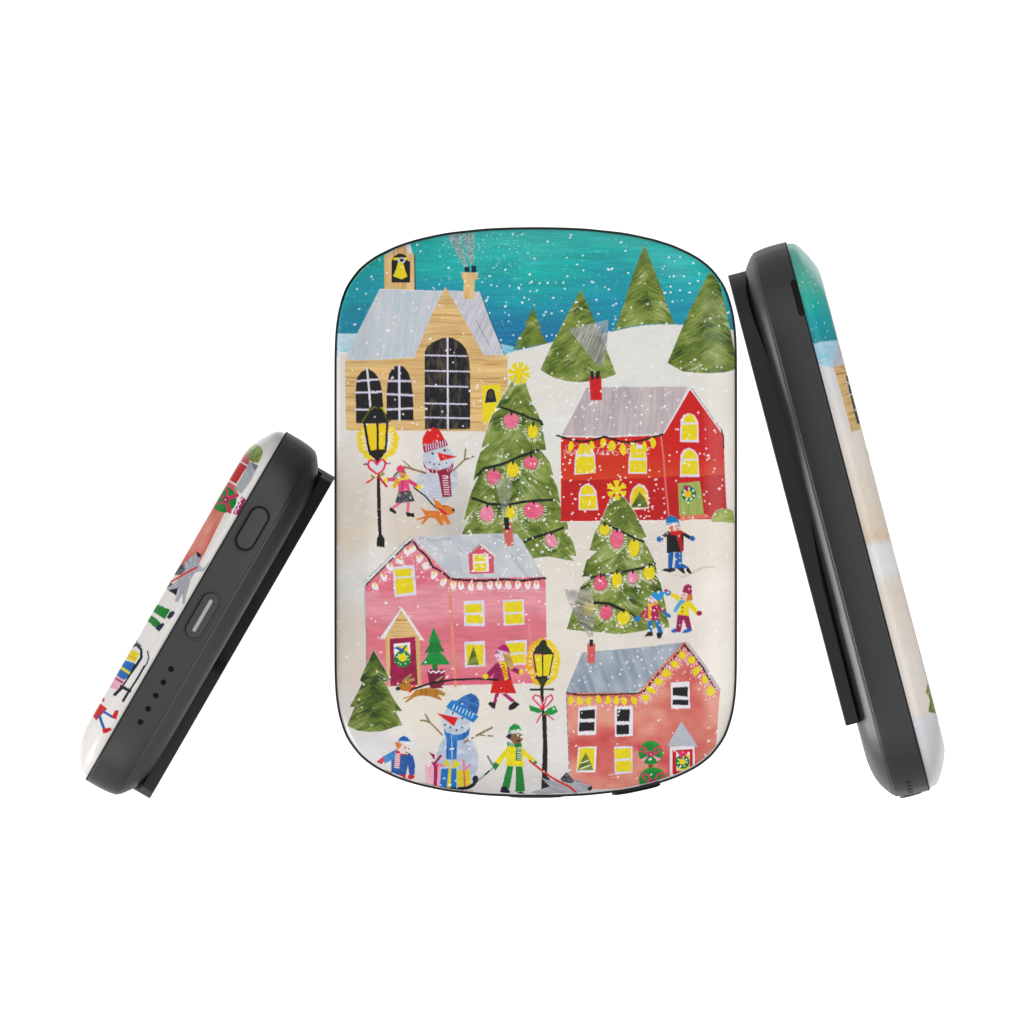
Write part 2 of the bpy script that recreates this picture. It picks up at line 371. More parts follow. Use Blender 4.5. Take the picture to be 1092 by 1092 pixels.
# ---- snowman with red hat
F.at(350, 420, 4.748)
F.p(t_wash((200, 206, 216), (186, 192, 206), .1), '490,388 455,415 443,470 470,512 520,542 590,552 632,512 657,450 655,400 630,368 560,360')
F.e(t_wash((202, 212, 224), (188, 196, 208), .1), 558, 326, 79, 64)
F.p((218, 30, 38), '477,258 480,222 500,186 530,170 562,182 580,210 592,238')
F.p((158, 62, 98), '478,262 595,230 608,262 486,298'); F.dashes((236, 222, 228), '490,275 600,247', 9, 26, 4, 82)
F.e(DK, 529, 303, 6); F.e(DK, 590, 286, 6)
F.p((222, 26, 36), '553,297 600,308 655,318 610,330 568,341')
for q in ((537, 357), (565, 358), (598, 351), (516, 348)): F.e(DK, *q, 4)
F.p((150, 18, 66), '480,343 500,378 560,388 615,372 634,348 632,385 618,408 626,520 580,524 562,425 558,405 520,400 488,372')
F.dashes((234, 214, 222), '592,410 602,515', 9, 26, 5, 5); F.dashes((234, 214, 222), '498,384 560,396', 3, 12, 4, 80); F.dashes((234, 214, 222), '600,392 630,372', 3, 14, 4, 60)
BR = t_flat((140, 120, 86), .15)
F.l(BR, '375,335 405,360 425,380', 6); F.l(BR, '385,370 430,382 495,402', 11); F.l(BR, '635,388 690,335 735,318', 9); F.l(BR, '697,280 690,335', 8)
# ---- girl in pink with her dog
F.at(355, 440)
F.l((28, 28, 34), '855,790 905,830 980,885 1040,955 1105,1020', 15)
F.p((226, 110, 150), '690,950 728,962 645,1022 622,1005'); F.p((226, 110, 150), '788,948 822,952 803,1065 778,1065')
F.p(DK, '612,1000 650,1028 676,1055 665,1076 598,1036'); F.p(DK, '772,1058 860,1062 872,1080 862,1105 790,1100')
F.p(t_plaid, '700,832 825,828 870,940 800,946 740,955 658,958')
F.p((224, 82, 128), '690,715 790,698 806,760 824,826 696,840'); F.p((220, 78, 124), '575,690 690,688 680,726 580,732'); F.p((216, 70, 116), '798,695 895,755 905,790 878,792 800,742')
F.e(YE, 563, 713, 19, 27, 20); F.e(YE, 914, 787, 24, 32, 20)
F.e((222, 148, 108), 740, 655, 40, 46); F.p((224, 66, 104), '670,618 686,572 720,553 752,568 770,612 700,626')
F.l(DK, '700,628 668,650 645,682', 14); F.l((90, 120, 160), '690,660 665,690', 10); F.l(DK, '728,630 745,626', 10); F.l(DK, '755,632 768,632', 9); F.e(DK, 745, 675, 7)
F.p(YE, '680,690 720,705 775,685 770,662 795,655 806,682 800,706 720,716 668,798 622,800 640,765'); F.dashes((218, 60, 30), '645,785 700,710', 4, 34, 9, 60)
for y in (738, 770, 806): F.e(DK, 740, y, 7)
F.at(350, 420, 4.748)
OR = t_flat((214, 122, 54), .1)
F.p(OR, '467,572 492,590 545,592 580,596 600,612 622,658 605,664 578,632 588,664 570,668 545,632 512,626 482,660 468,656 490,630 450,640 447,633 494,618')
F.p(OR, '532,524 578,560 560,584 545,575'); F.p(OR, '545,580 565,566 600,562 636,580 643,600 612,616 580,598'); F.l((196, 20, 34), '560,582 598,608', 10)
F.e(DK, 634, 588, 7); F.e(DK, 583, 570, 3); F.l(DK, '588,566 598,570', 3)
# ---- big tree
F.at(0, 0, 1)
BT = '553.6,400.4 557.5,402.5 560.7,408.5 564,419 567.8,429.2 563.7,428.1 570,434 573.8,440.7 577.5,453 579.6,463 582.6,480.3 576,479.8 581,486 586.1,492.4 590.1,507 585.6,506.5 590,511 594.1,518.6 597.7,537.7 591.6,532.2 602.2,546 606.2,564.2 601.7,565.7 607,571 611.3,578.3 614.8,592.9 606.2,591.9 613.3,598.9 604,597 595.1,595.4 585.1,593.4 575,594.4 540,600 492.2,569.9 496,561 500.3,552.1 505.8,543.5 494.2,556.1 496.2,546.8 502.3,525.6 511.3,505.5 504.8,513.5 508.3,494.4 512.3,482.3 522.9,473.2 513.4,477.8 518.4,460.1 522.4,449 525.4,441.7 534.5,435.2 528.5,435.7 539.5,416.6 548.6,402.5'
fir(F, BT, 552, 900, 20, .0, slope=1.5, halo=((234, 232, 232), 1.6), stroke=(4, 11))
PT = [((545, 440), (560, 470), (535, 468), .3), ((535, 480), (556, 500), (520, 500), .35), ((556, 505), (585, 535), (552, 528), .35), ((530, 450), (540, 430), (522, 465), .35), ((565, 440), (575, 470), (560, 455), .25)]
for a, b, c, al in PT: F.p(t_roof((150, 170, 110), (190, 202, 160), 60, .8, .08), [a, b, c], al)
PK = t_roof((232, 120, 150), (222, 80, 112), 20, 1.0, .1); PK2 = t_roof((236, 160, 182), (228, 120, 148), 60, 1.0, .1); YB = t_flat((230, 210, 20), .06)
def bauble(c, x, y, rx, ry, rot=0, hook=True, tk=(236, 232, 214)):
    F.ticks(tk, x, y, rx, ry, 17, 20, 9, 12, -20, 200)
    F.e(c, x, y, rx, ry, rot, wob=.03)
    if hook: F.l(DK, [(x + 5, y - ry - 14), (x + 2, y - ry + 16)], 20)
GD = (22, 27, 38)
F.at(465, 340); F.l(GD, '680,935 780,970 900,1010 1000,1055 1105,1082 1125,1120', 24)
F.at(465, 440); F.l(GD, '440,662 510,590 700,548 900,462 1080,400', 26, rough=.3); F.l(GD, '385,905 560,968 750,978 920,945 1092,930 1240,924', 26, rough=.3)
bauble(PK, 795, 88, 80, 80); bauble(YB, 1025, 200, 54, 76); bauble(PK, 612, 682, 72, 80); bauble(YB, 812, 606, 66, 80); bauble(PK, 1003, 530, 76, 72)
F.at(465, 540); bauble(PK2, 540, 76, 76, 84); bauble(YB, 785, 64, 52, 72); bauble(PK, 1033, 42, 106, 88)
F.l(GD, '920,388 1000,342 1092,312 1210,278 1345,228', 27, rough=.2)
F.at(575, 540); bauble(PK2, 125, 360, 58, 76, -25)
F.at(465, 340)
def flower(cx, cy, r, n, w, ph=0):
    for k in range(n):
        t = 2 * math.pi * k / n + ph; a = w
        F.p(YB, [(cx, cy), (cx + r * math.cos(t - a), cy + r * math.sin(t - a)), (cx + r * 1.04 * math.cos(t), cy + r * 1.04 * math.sin(t)), (cx + r * math.cos(t + a), cy + r * math.sin(t + a))])
    F.e(YB, cx, cy, r * .42)
F.e((232, 230, 232), 880, 577, 124, 124, alpha=.45); flower(880, 577, 116, 8, .30, .2)
# ---- red house
F.at(0, 0, 1)
F.p(t_roof((202, 188, 188), (178, 168, 174), 92, .5, .03), '625.4,413.5 660,413 734,412.5 720,440 706.7,464.4 660,466 598.3,465 612,440')
F.l((150, 146, 152), '660,413 664,428 667,445', .5, .6); F.l((150, 146, 156), '654,416 650,440 645,460', 3.0, .25); F.l((150, 150, 160), '665,415 672,430', 9, .22)
def red(X, Y):
    b = Y - 512.5 + (X - 600) * .035 + 1.5 * (vn(X * .05, Y * .05, 5) - .5)
    up = mix(C((206, 46, 42)), C((212, 72, 44)), np.clip((Y - 470) / 45 + .5 * (fbm(X * .03, Y * .1, 6) - .5), 0, 1))
    up = mix(up, C((204, 28, 40)), np.clip((X - 712) / 30, 0, .8) * (np.clip((500 - Y) / 20, 0, 1)))
    lo = mix(C((186, 22, 36)), C((204, 26, 36)), np.clip((fbm(X * .03, Y * .06, 7) - .3) * 2, 0, 1))
    c = np.where((b > 0)[..., None], lo, up)
    return c * (1 + .06 * (vn(X * .15, Y * 1.0, 8) - .5) + .04 * (vn(X * 1.4, Y * 1.4, 9) - .5))[..., None]
F.p(red, '598.3,466 640,467 706.5,464.5 735.9,414.6 754,438 770,462 771.6,475 773,510 774.8,541 775.2,553 740,554 660,555.6 598,556')
F.l((234, 230, 236), '706.7,463.6 735.6,414.5', 1.4); F.l((236, 234, 238), '736.4,414.8 769.5,461', 1.9); F.l((60, 70, 100), '737,414 766,455 769.8,458.5', .6); F.l((28, 40, 70), '769,459 771.2,466 771.4,478', 1.4)
F.l((150, 140, 160), '771.5,490 773,520 774.6,541', .6); F.l((230, 232, 226), '600,465.3 640,465.8 706,463.2', 1.0); F.l((234, 236, 226), '598,556.4 775,554', .8)
F.at(685, 440); F.l((222, 112, 108), '195,250 225,500 245,800 280,1100', 20)
F.at(575, 440)
def arch(outer, *panes, fc=LAV, pc=YB):
    F.p(fc, outer)
    for q in panes: F.p(pc, q)
arch('370,660 375,500 390,410 440,340 500,325 560,370 590,450 598,640', '388,645 385,465 580,465 585,640', '392,445 415,385 460,330 530,350 575,440')
arch('940,650 945,480 965,400 1010,350 1060,340 1115,370 1140,480 1140,650', '955,635 955,508 1130,505 1130,635', '962,482 985,400 1050,375 1110,400 1130,480')
arch('415,1035 415,860 440,790 495,752 560,770 605,830 625,1035', '428,1025 428,885 605,877 603,1018', '435,870 450,800 500,766 560,785 590,858')
arch('955,1000 960,880 990,800 1050,752 1110,770 1150,830 1160,1015 1000,1030', '968,990 972,885 1000,810 1050,775 1105,795 1140,850 1148,1005 1000,1012', pc=t_flat((232, 200, 20)))
F.p(t_tree(640, 525, .4, .1), '965,1005 1010,930 1060,838 1110,900 1155,1000')
F.at(685, 440)
arch('395,312 400,90 430,30 490,5 550,30 590,100 595,316', '415,293 420,130 580,128 575,293', '430,108 445,50 490,12 540,40 575,104')
arch('395,682 400,450 430,400 490,373 550,400 590,460 602,680', '412,655 412,512 585,506 585,655', '420,490 440,420 490,390 545,415 578,490')
F.p(t_roof((164, 180, 98), (150, 164, 88), 88, .6, .05), '373,750 605,725 630,900 650,1088 390,1092 380,900')
F.l((110, 126, 60), '485,950 485,1085', 6, .6)
F.e((8, 120, 66), 487, 860, 78, 80); F.e((232, 190, 20), 478, 862, 42, 42); F.p((158, 28, 100), '425,772 506,775 475,842'); F.ticks((236, 230, 232), 487, 862, 50, 50, 7, 8, 20, 4)
F.at(685, 540)
F.p((220, 118, 92), '390,100 660,82 720,118 400,152')
F.p(t_wash((172, 186, 104), (140, 160, 70), .15), '725,160 740,100 790,42 840,24 880,32 920,22 960,60 978,178 850,165', halo=((238, 234, 230), .8))
F.at(575, 440)
F.l(GD, '190,245 330,288 450,308 560,297 690,256 850,302 930,320 1092,293 1305,232', 20, rough=.3)
for i in range(170):
    x = 260 + 920 * rng.random(); y = 330 + 120 * rng.random() ** .8; F.e((240, 220, 226), x, y, 7, alpha=.85, n=7)
for x, y, rx, ry, r in ((335, 360, 28, 56, 10), (455, 375, 40, 50, 10), (558, 345, 26, 44, -15), (675, 322, 30, 52, 10), (768, 355, 42, 54, 10), (885, 388, 34, 62, -8), (992, 380, 34, 60, 0), (1112, 370, 28, 62, 0), (1202, 320, 30, 58, -8)):
    F.e(YB, x, y, rx, ry, r, wob=.08)
F.at(575, 340); F.p(t_flat((206, 26, 48), .08), '527,605 655,603 665,865 545,862')
F.p((28, 48, 52), '535,562 572,550 582,648 552,652'); F.p((28, 48, 52), '600,560 650,552 632,640 595,646')
# ---- medium tree
MT = '660.6,530 651.6,530.7 645.5,544.8 639.5,558.1 634.4,566.2 628.4,586.8 637,587.8 625.4,597.4 620.3,615 631.4,614.5 618.8,625.6 617,632 611.3,648 604.2,670.7 615.3,672.2 635.4,673.7 660.6,676.3 675.7,674.2 685,672.7 700.1,669.2 714,668.9 712,660 709.2,643.8 702,640.5 709.2,643.8 704.1,620.6 697.1,610.5 701.6,612.5 697.1,596.4 691,584.3 685,573.7 689.5,572.7 685,563.2 676.8,546.8 665.7,530.7'
F.at(0, 0, 1)
fir(F, MT, 661, 650, 30, .0, slope=1.1, halo=((234, 232, 228), 1.4), stroke=(4, 12))
F.p(t_tree(662, 525, .2, .10, seed=31), '660.6,530 651.6,530.7 645.5,544.8 639.5,558.1 658,562 676,566 690,574 685,563.2 676.8,546.8 665.7,530.7', .55)
for a, b, c in (((650, 572), (665, 590), (636, 600)), ((690, 640), (700, 660), (680, 655)), ((672, 600), (690, 620), (668, 615))): F.p(t_roof((150, 170, 110), (186, 196, 150), 120, .8, .08), [a, b, c], .3)
F.at(575, 540)
F.l(GD, '690,180 850,258 980,322 1105,376', 21); F.l(GD, '550,752 800,706 1092,652 1222,606', 24)
bauble(YB, 690, 246, 54, 60, 25); bauble(PK, 820, 346, 72, 100); bauble(YB, 1002, 440, 58, 94, 5); bauble(PK, 648, 810, 70, 82); bauble(YB, 820, 780, 54, 90, 4); bauble(PK2, 988, 750, 56, 65); bauble(YB, 1162, 702, 62, 78)
F.at(575, 640); F.l(GD, '560,22 740,36 860,92 990,175', 32)
bauble(YB, 525, 85, 60, 74); bauble(PK, 705, 126, 66, 78, 15); bauble(YB, 890, 186, 68, 78, 30)
F.at(575, 540); F.p(t_roof((206, 196, 190), (104, 104, 108), 20, 1.3, .1), '270,880 560,878 572,1000 582,1300 550,1380 490,1330 420,1240 350,1100 300,990', .72)
F.p(t_roof((212, 196, 188), (190, 172, 166), 80, 1.2, .1), '480,1320 575,1320 570,1375 525,1385', .8)
F.at(575, 440); flower(820, 820, 104, 6, .36, .5)
# ---- pink house
F.at(0, 0, 1)
F.p(t_roof((204, 208, 212), (182, 188, 196), 50, .15, .06), '438,573.5 465,571.3 492.2,569.9 520,569 550.6,568.7 557.7,577.3 567.8,594.4 574.5,606 579.5,615.2 530,616 481,616.4 460,592')
for q, w in (('448,573 462,577 480,574', 3), ('545,592 552,602 562,614', 2.5), ('528,571 534,573', 3), ('488,584 494,590', 2)): F.l((150, 158, 172), q, w, .35)
def pink(X, Y):
    n = np.clip((fbm(X * .02, Y * .05, 15) - .5) * 2 + .5, 0, 1)
    y = ramp(Y + 14 * (n - .5), [(590, (226, 136, 150)), (625, (220, 112, 130)), (633, (228, 146, 158)), (650, (230, 154, 164)), (668, (220, 120, 134)), (690, (220, 118, 134)), (706, (226, 138, 150)), (728, (218, 106, 124))])
    return y * (1 + .10 * (fbm(X * .05, Y * .12, 18) - .5) + .09 * (vn(X * .08, Y * .9, 16) - .5) + .04 * (vn(X * 1.4, Y * 1.4, 17) - .5))[..., None]
F.p(pink, '389.8,624.5 439.8,574.6 460,594 481.2,616.4 530,616.2 581.5,614.8 582.6,650 582.8,728.4 564.7,728.3 520,729.5 481,730.5 391,731 391.2,680')
F.p(t_flat((216, 218, 220)), '387.6,621 438,572 440.8,573.6 439,576.6 413,601 389.8,625.2'); F.l((120, 122, 126), '387.6,621 438,572', .5); F.l((120, 130, 140), '389.3,625 389.5,650 391,680 391,728', .6)
F.l((228, 150, 158), '439.8,574.6 481.2,616.4', 1.6, .9)
F.at(465, 540); F.l((226, 142, 122), '150,780 150,1000 172,1300 190,1600 208,1890', 30)
F.at(355, 540)
F.dashes(GD, '350,835 560,625 780,405', 17, 22, 15, -48); F.l(GD, '760,420 840,362 875,395 905,455 960,490 1010,545 1060,640 1092,655 1180,710 1240,765', 20, rough=.3)
F.at(465, 540); F.l(GD, '175,768 400,786 520,786 720,770 900,786 1092,764 1155,758', 21, rough=.45)
def candle(x, y, c, rot=0, r=38):
    for i in range(10): F.e((240, 226, 232), x + (rng.random() - .5) * 130, y + 20 + rng.random() * 62, 6, alpha=.8, n=6)
    F.e((238, 230, 234), x, y + 6, r * .86, r * 1.2, rot, wob=.06); F.e(c, x, y - r * .45, r * .28, r * .6, rot)
O2 = (232, 160, 20)
for x, y, c, r in ((80, 795, YE, 30), (185, 830, YE, 0), (265, 835, O2, 0), (370, 845, YE, 0), (465, 838, YE, 0), (570, 828, O2, 0), (662, 825, O2, -20), (765, 828, YE, -20), (868, 822, O2, 0), (972, 828, O2, 0), (1062, 828, O2, 0)): candle(x, y, c, r)
F.at(355, 540)
for x, y, c, r in ((450, 842, YE, -35), (542, 742, O2, -30), (606, 632, O2, -30), (712, 572, O2, -55), (790, 470, O2, -60), (845, 448, YE, 50), (922, 548, YE, 30), (985, 622, YE, 15), (1072, 722, YE, 30)): candle(x, y, c, r)
def win(outer, *panes, fc=LAV, pc=YB): arch(outer, *panes, fc=fc, pc=pc)
win('635,642 865,618 887,935 655,962', '652,665 838,655 830,736 668,745', '662,768 848,750 860,908 678,930')
F.at(465, 540)
F.p((170, 172, 168), '330,512 470,378 490,385 470,415 345,518'); F.p((222, 218, 210), '470,382 640,525 610,528 468,412')
F.p(t_flat((216, 88, 108)), '345,515 470,412 610,525 615,705 358,716')
win('387,505 556,498 563,690 395,694', '404,512 532,512 530,577 408,584', '405,605 535,600 530,682 405,686', fc=(232, 228, 234))
F.at(465, 640)
win('293,8 512,-5 518,276 300,270', '307,45 483,35 485,127 312,134', '318,158 497,152 497,244 320,244')
win('708,-2 930,-12 936,258 718,268', '722,22 912,5 915,120 728,128', '733,150 918,140 925,243 735,250')
win('300,440 517,428 526,695 308,710', '315,465 508,470 498,682 330,688'); F.p(t_tree(505, 688, .4, .08, seed=2), '330,686 372,560 395,484 425,570 456,682')
win('735,430 960,417 966,680 740,690', '745,455 940,445 940,547 750,560', '760,580 938,568 942,660 760,675')
F.l((226, 150, 160), '990,260 1000,430', 40, .4)
F.at(355, 640)
F.p((230, 226, 228), '492,405 720,78 742,84 972,426 915,420 725,108 555,410'); F.l((120, 120, 130), '495,403 718,82', 5)
F.p(t_wood(), '553,402 725,105 915,392'); F.p(t_wood(True), '553,398 915,378 942,905 900,905 872,384 605,402 610,914 585,915')
F.p(t_wash((172, 22, 88), (142, 16, 70), .1), '605,408 870,385 885,600 900,892 610,908')
F.p((236, 236, 240), '645,460 818,445 826,658 655,662'); F.p(YE, '690,480 802,476 800,560 690,572')
F.e((8, 130, 62), 740, 620, 88, 88); F.e(YE, 740, 605, 46, 42); F.ticks((220, 226, 220), 740, 620, 50, 50, 8, 4, 15, 8)
F.p((26, 84, 176), '632,508 690,488 730,515 778,468 790,474 742,546 720,542 680,515')
F.at(465, 640)
G3 = t_flat((16, 142, 66), .12)
F.p(t_flat((24, 124, 52)), '-42,660 18,660 18,735 -38,735')
F.p(G3, '-163,682 -95,600 -80,555 40,545 90,590 153,680'); F.p(t_flat((10, 122, 60)), '-120,556 -70,470 -60,430 30,430 92,542'); F.p(G3, '-80,440 -50,360 -27,284 10,360 52,446')
F.p(t_wash((150, 24, 82), (120, 20, 66)), '-95,730 102,730 75,928 -60,932'); F.l((236, 228, 236), '-80,742 -55,765 -30,748 0,768 30,745 60,765 95,742', 16)
# ---- girl with brown dog
F.at(350, 560, 4.368)
BD = t_wood(False)
def brown(X, Y): return BD(Y * 2.4, X * .8) * C((.82, .68, .42))
F.p(brown, '388,790 410,765 470,755 520,765 548,783 540,797 508,784 532,812 526,815 470,795 430,792 402,800 365,826 358,822 385,795 352,810 348,804')
F.p((168, 142, 92), '498,722 532,700 536,708 506,730')
F.p((186, 122, 46), '330,745 350,720 372,712 382,730 392,758 372,772 345,770 330,760'); F.p((160, 140, 92), '345,722 385,690 392,698 366,722'); F.p((172, 148, 90), '372,716 404,710 404,724 380,728')
F.p((46, 52, 66), '314,758 326,748 340,760 330,770 318,768'); F.e(DK, 343, 733, 3.5); F.e(DK, 356, 737, 3.5); F.p((224, 58, 46), '372,776 400,742 412,752 384,780')
F.l(GD, '392,764 440,748 480,735 580,719 700,714 788,720', 9)
F.at(465, 640)
MG = t_flat((150, 22, 92), .1)
F.p(t_flat((166, 26, 104)), '628,985 668,985 640,1085 605,1080'); F.p(t_flat((166, 26, 104)), '690,985 742,985 840,1062 800,1078')
F.p(t_flat((208, 26, 36), .1), '605,848 795,838 852,985 715,982 574,980')
F.p(MG, '645,662 748,655 775,740 800,838 600,852 612,790 640,740'); F.p(MG, '640,662 690,690 640,750 568,812 528,780'); F.p(MG, '740,680 830,705 902,745 885,785 790,742')
F.e(YE, 524, 803, 30, 28, 30); F.e(YE, 902, 757, 24, 30)
F.e((234, 202, 214), 686, 592, 50, 56); F.p((234, 202, 214), '640,560 612,588 645,600')
F.p(t_roof((206, 168, 104), (160, 124, 84), 60, 1.2, .1), '700,555 775,565 800,620 838,712 792,732 745,690 725,620')
F.p((172, 14, 112), '636,540 660,500 690,474 738,464 770,505 784,570 700,548'); F.dashes((234, 214, 232), '650,530 770,562', 6, 22, 12, 60)
F.l(DK, '635,555 648,553', 10); F.l(DK, '655,556 672,560', 10); F.e((150, 50, 80), 655, 610, 8)
F.p(YE, '640,628 662,658 730,648 748,690 766,828 730,850 700,740 665,662'); F.dashes((214, 40, 40), '690,670 745,820', 6, 46, 12, -12)
F.l(GD, '560,836 652,845', 22)
F.at(465, 740); F.p((38, 44, 48), '548,102 575,78 635,94 622,158 590,142'); F.p((38, 44, 48), '764,158 775,120 832,72 888,105 832,155 790,170')
# ---- front lamp post
F.at(575, 640)
glow(38, 655, 165, 235, (236, 172, 24), (240, 190, 40), 60, 90, 270); glow(38, 655, 165, 235, (236, 200, 20), (240, 212, 60), 60, -90, 90)
F.ticks((240, 232, 200), 38, 655, 110, 165, 26, 26, 11, 14)
F.p(t_flat((48, 58, 32), .2), '-62,568 -40,500 -5,470 15,430 45,413 75,430 80,475 125,520 148,572')
F.p((230, 212, 10), '-60,578 147,575 102,812 -25,812')
F.l((50, 56, 30), '-62,568 -22,830', 15); F.l((50, 56, 60), '148,575 100,830', 13); F.l((40, 46, 40), '35,570 38,812', 14); F.l(DK, '-32,818 108,812', 26); F.l(DK, '-58,562 148,562', 14)
F.p(t_flat((56, 64, 34), .2), '-28,828 104,822 62,885 45,925 20,925 5,880'); F.l(DK, '-92,943 150,940', 20)
F.p(DK, '8,915 44,915 55,1195 75,1205 85,1500 88,1860 122,1900 112,1970 20,1995 28,1860 40,1500 30,1210 18,1060')
F.at(560, 690, 4.55)
F.p((226, 224, 228), '78,292 36,248 48,233 76,238 86,270 104,240 128,230 136,250 104,290')
F.l((218, 40, 74), '80,292 50,262 36,246 48,232 74,238 86,285', 7); F.l((218, 40, 74), '88,288 104,242 128,230 134,250 108,282 84,296', 7)
F.p((12, 140, 66), '20,280 72,298 84,312 66,320 24,306'); F.p((16, 150, 72), '84,328 100,302 144,282 160,312 132,328'); F.e((214, 30, 66), 84, 296, 12, 7)
F.l((214, 40, 80), '78,325 56,364', 6); F.l((214, 40, 80), '98,322 138,350', 6)
# ---- small tree, left
F.at(355, 640)
fir(F, '433,522 490,620 550,720 610,848 548,858 600,960 650,1050 735,1172 665,1170 705,1250 742,1318 650,1340 600,1358 520,1384 400,1392 260,1378 155,1326 190,1230 232,1128 178,1128 245,1010 318,868 288,846 340,720', 399, 330, 40, .10, halo=((228, 224, 222), 1.0))
# ---- snowman with blue hat
F.at(465, 740)
F.e(t_wash((198, 208, 222), (178, 188, 206), .08), 225, 700, 224, 300); F.e(t_wash((206, 216, 230), (188, 196, 212), .1), 212, 275, 155, 150)
F.p(t_wash((66, 122, 190), (44, 84, 150), .15), '200,80 290,20 370,-12 420,10 455,60 460,120 435,215 300,150'); F.p(t_flat((24, 126, 196), .1), '165,62 210,66 452,236 396,302 106,136'); F.dashes((232, 238, 244), '170,125 405,232', 7, 50, 9, 112)
F.p((214, 24, 36), '8,200 120,222 232,250 190,338'); 
for q in ((175, 200), (280, 255)): F.e(DK, *q, 12)
for q in ((98, 322), (152, 352), (218, 380), (277, 352)): F.e(DK, *q, 10)
F.p(t_roof((70, 142, 208), (30, 92, 168), 88, .9, .08), '84,362 112,400 190,428 250,425 320,395 360,345 350,430 290,480 228,490 218,690 108,690 112,470 92,420'); F.l((222, 230, 240), '165,430 168,560 170,680', 12, .7)
F.l((236, 238, 242), '150,580 190,575', 14)
F.l(BR, '300,508 440,430 595,352', 21); F.l(BR, '440,428 520,438', 14); F.l(BR, '548,440 600,440', 14); F.l(BR, '65,430 0,360 -60,300 -110,215', 18); F.l(BR, '-160,275 -110,280 -60,300', 18); F.e((240, 236, 236), 362, 474, 14)
F.p(t_roof((240, 190, 206), (228, 150, 178), 88, .8, .1), '-115,745 45,738 45,978 -100,975'); F.p((160, 30, 88), '-20,735 18,735 12,978 -22,978'); F.p((160, 30, 88), '-75,608 -10,640 -15,700'); F.l((160, 30, 88), '-15,735 50,652', 26); F.p((160, 30, 88), '-50,712 0,720 20,770 -20,770')
F.p((230, 130, 160), '20,720 95,745 90,770 20,770')
F.p(t_flat((36, 116, 190), .08), '58,785 217,782 217,992 40,988'); F.p(YB, '135,785 162,785 155,992 115,996'); F.p((222, 206, 50), '118,678 75,745 157,775'); F.p((222, 206, 50), '185,688 272,745 168,792')
F.p(t_flat((214, 202, 30), .06), '220,802 358,795 370,970 225,976'); F.l((226, 50, 110), '296,800 305,970', 16); F.l((232, 120, 160), '292,700 302,800', 22); F.l((232, 130, 170), '365,745 308,798', 22)
F.l((34, 38, 46), '-185,955 -100,975 0,990', 22); F.l((34, 38, 46), '-30,995 120,1004 260,1000 350,985 405,950 420,900', 36); F.e((34, 38, 46), 418, 900, 32, 42)
F.l((160, 162, 168), '450,912 600,782', 16); F.l((44, 50, 60), '520,850 560,812', 17); F.l((120, 124, 130), '548,655 600,750', 20)
# ---- boy in blue
F.at(355, 740)
F.p((204, 24, 40), '632,850 772,850 772,940 640,900')
F.p(t_flat((22, 88, 164), .1), '665,640 700,632 790,640 808,612 828,640 852,655 872,745 866,850 812,855 796,750 775,852 618,850 622,700'); F.p(t_flat((50, 134, 200), .1), '524,662 600,622 680,578 660,682 550,732')
F.p((206, 24, 44), '464,716 520,668 557,686 520,740'); F.e((206, 24, 44), 830, 872, 36, 25)
F.e((236, 216, 212), 765, 575, 62, 60); F.p((220, 130, 66), '655,506 742,510 725,545 688,592'); F.p(t_flat((26, 98, 176)), '690,505 708,462 750,438 792,456 834,508 760,500')
F.dashes((236, 240, 246), '705,505 828,515', 8, 24, 9, 80); F.e(DK, 768, 565, 8); F.e(DK, 808, 576, 8); F.l((60, 40, 50), '772,610 795,620', 8)
F.p((216, 46, 58), '666,590 708,600 720,640 704,768 654,765 664,660'); F.dashes((240, 230, 232), '690,622 678,785', 8, 44, 12, 4); F.l((216, 50, 60), '715,632 785,638', 12)
# ---- child in green and yellow with grey dog
F.at(465, 740)
F.p(t_flat((18, 132, 60), .1), '758,758 818,762 800,880 776,1002 698,980 730,850'); F.p(t_flat((14, 130, 56), .1), '842,762 912,765 930,900 943,1025 838,1032 846,900')
F.p((40, 44, 54), '692,978 740,972 786,1030 780,1050 680,1036'); F.p((40, 44, 54), '858,1040 900,1028 955,1056 945,1068 855,1062')
F.p(t_flat((232, 214, 30), .08), '758,545 850,550 910,548 932,762 738,756 745,690 735,620'); F.p(t_flat((228, 214, 50), .08), '765,545 790,600 668,748 616,722 700,620'); F.p(t_flat((230, 212, 20)), '905,548 960,610 1062,700 1032,728 920,645')
F.p((16, 134, 62), '598,762 618,715 672,745 628,808'); F.e((16, 134, 62), 1048, 718, 24, 16, 30)
F.p((34, 40, 60), '738,450 765,420 806,412 785,482'); F.p(t_flat((132, 100, 68)), '800,420 880,408 918,430 918,480 890,520 855,540 815,512 785,480')
F.p(t_flat((20, 146, 66)), '764,412 778,350 830,308 882,332 904,382 840,400'); F.dashes((226, 238, 228), '785,395 895,380', 8, 20, 9, 80)
F.e((240, 240, 240), 872, 432, 16, 13); F.e((240, 240, 240), 906, 447, 13, 18); F.e(DK, 876, 434, 7); F.e(DK, 906, 434, 6); F.l(DK, '862,495 888,494', 14)
F.p(t_flat((14, 120, 60)), '754,502 850,530 905,515 905,702 843,700 850,560 755,545'); F.dashes((226, 234, 228), '882,555 880,695', 8, 38, 8, 2); F.dashes((226, 234, 228), '770,525 830,538', 3, 26, 8, 80)
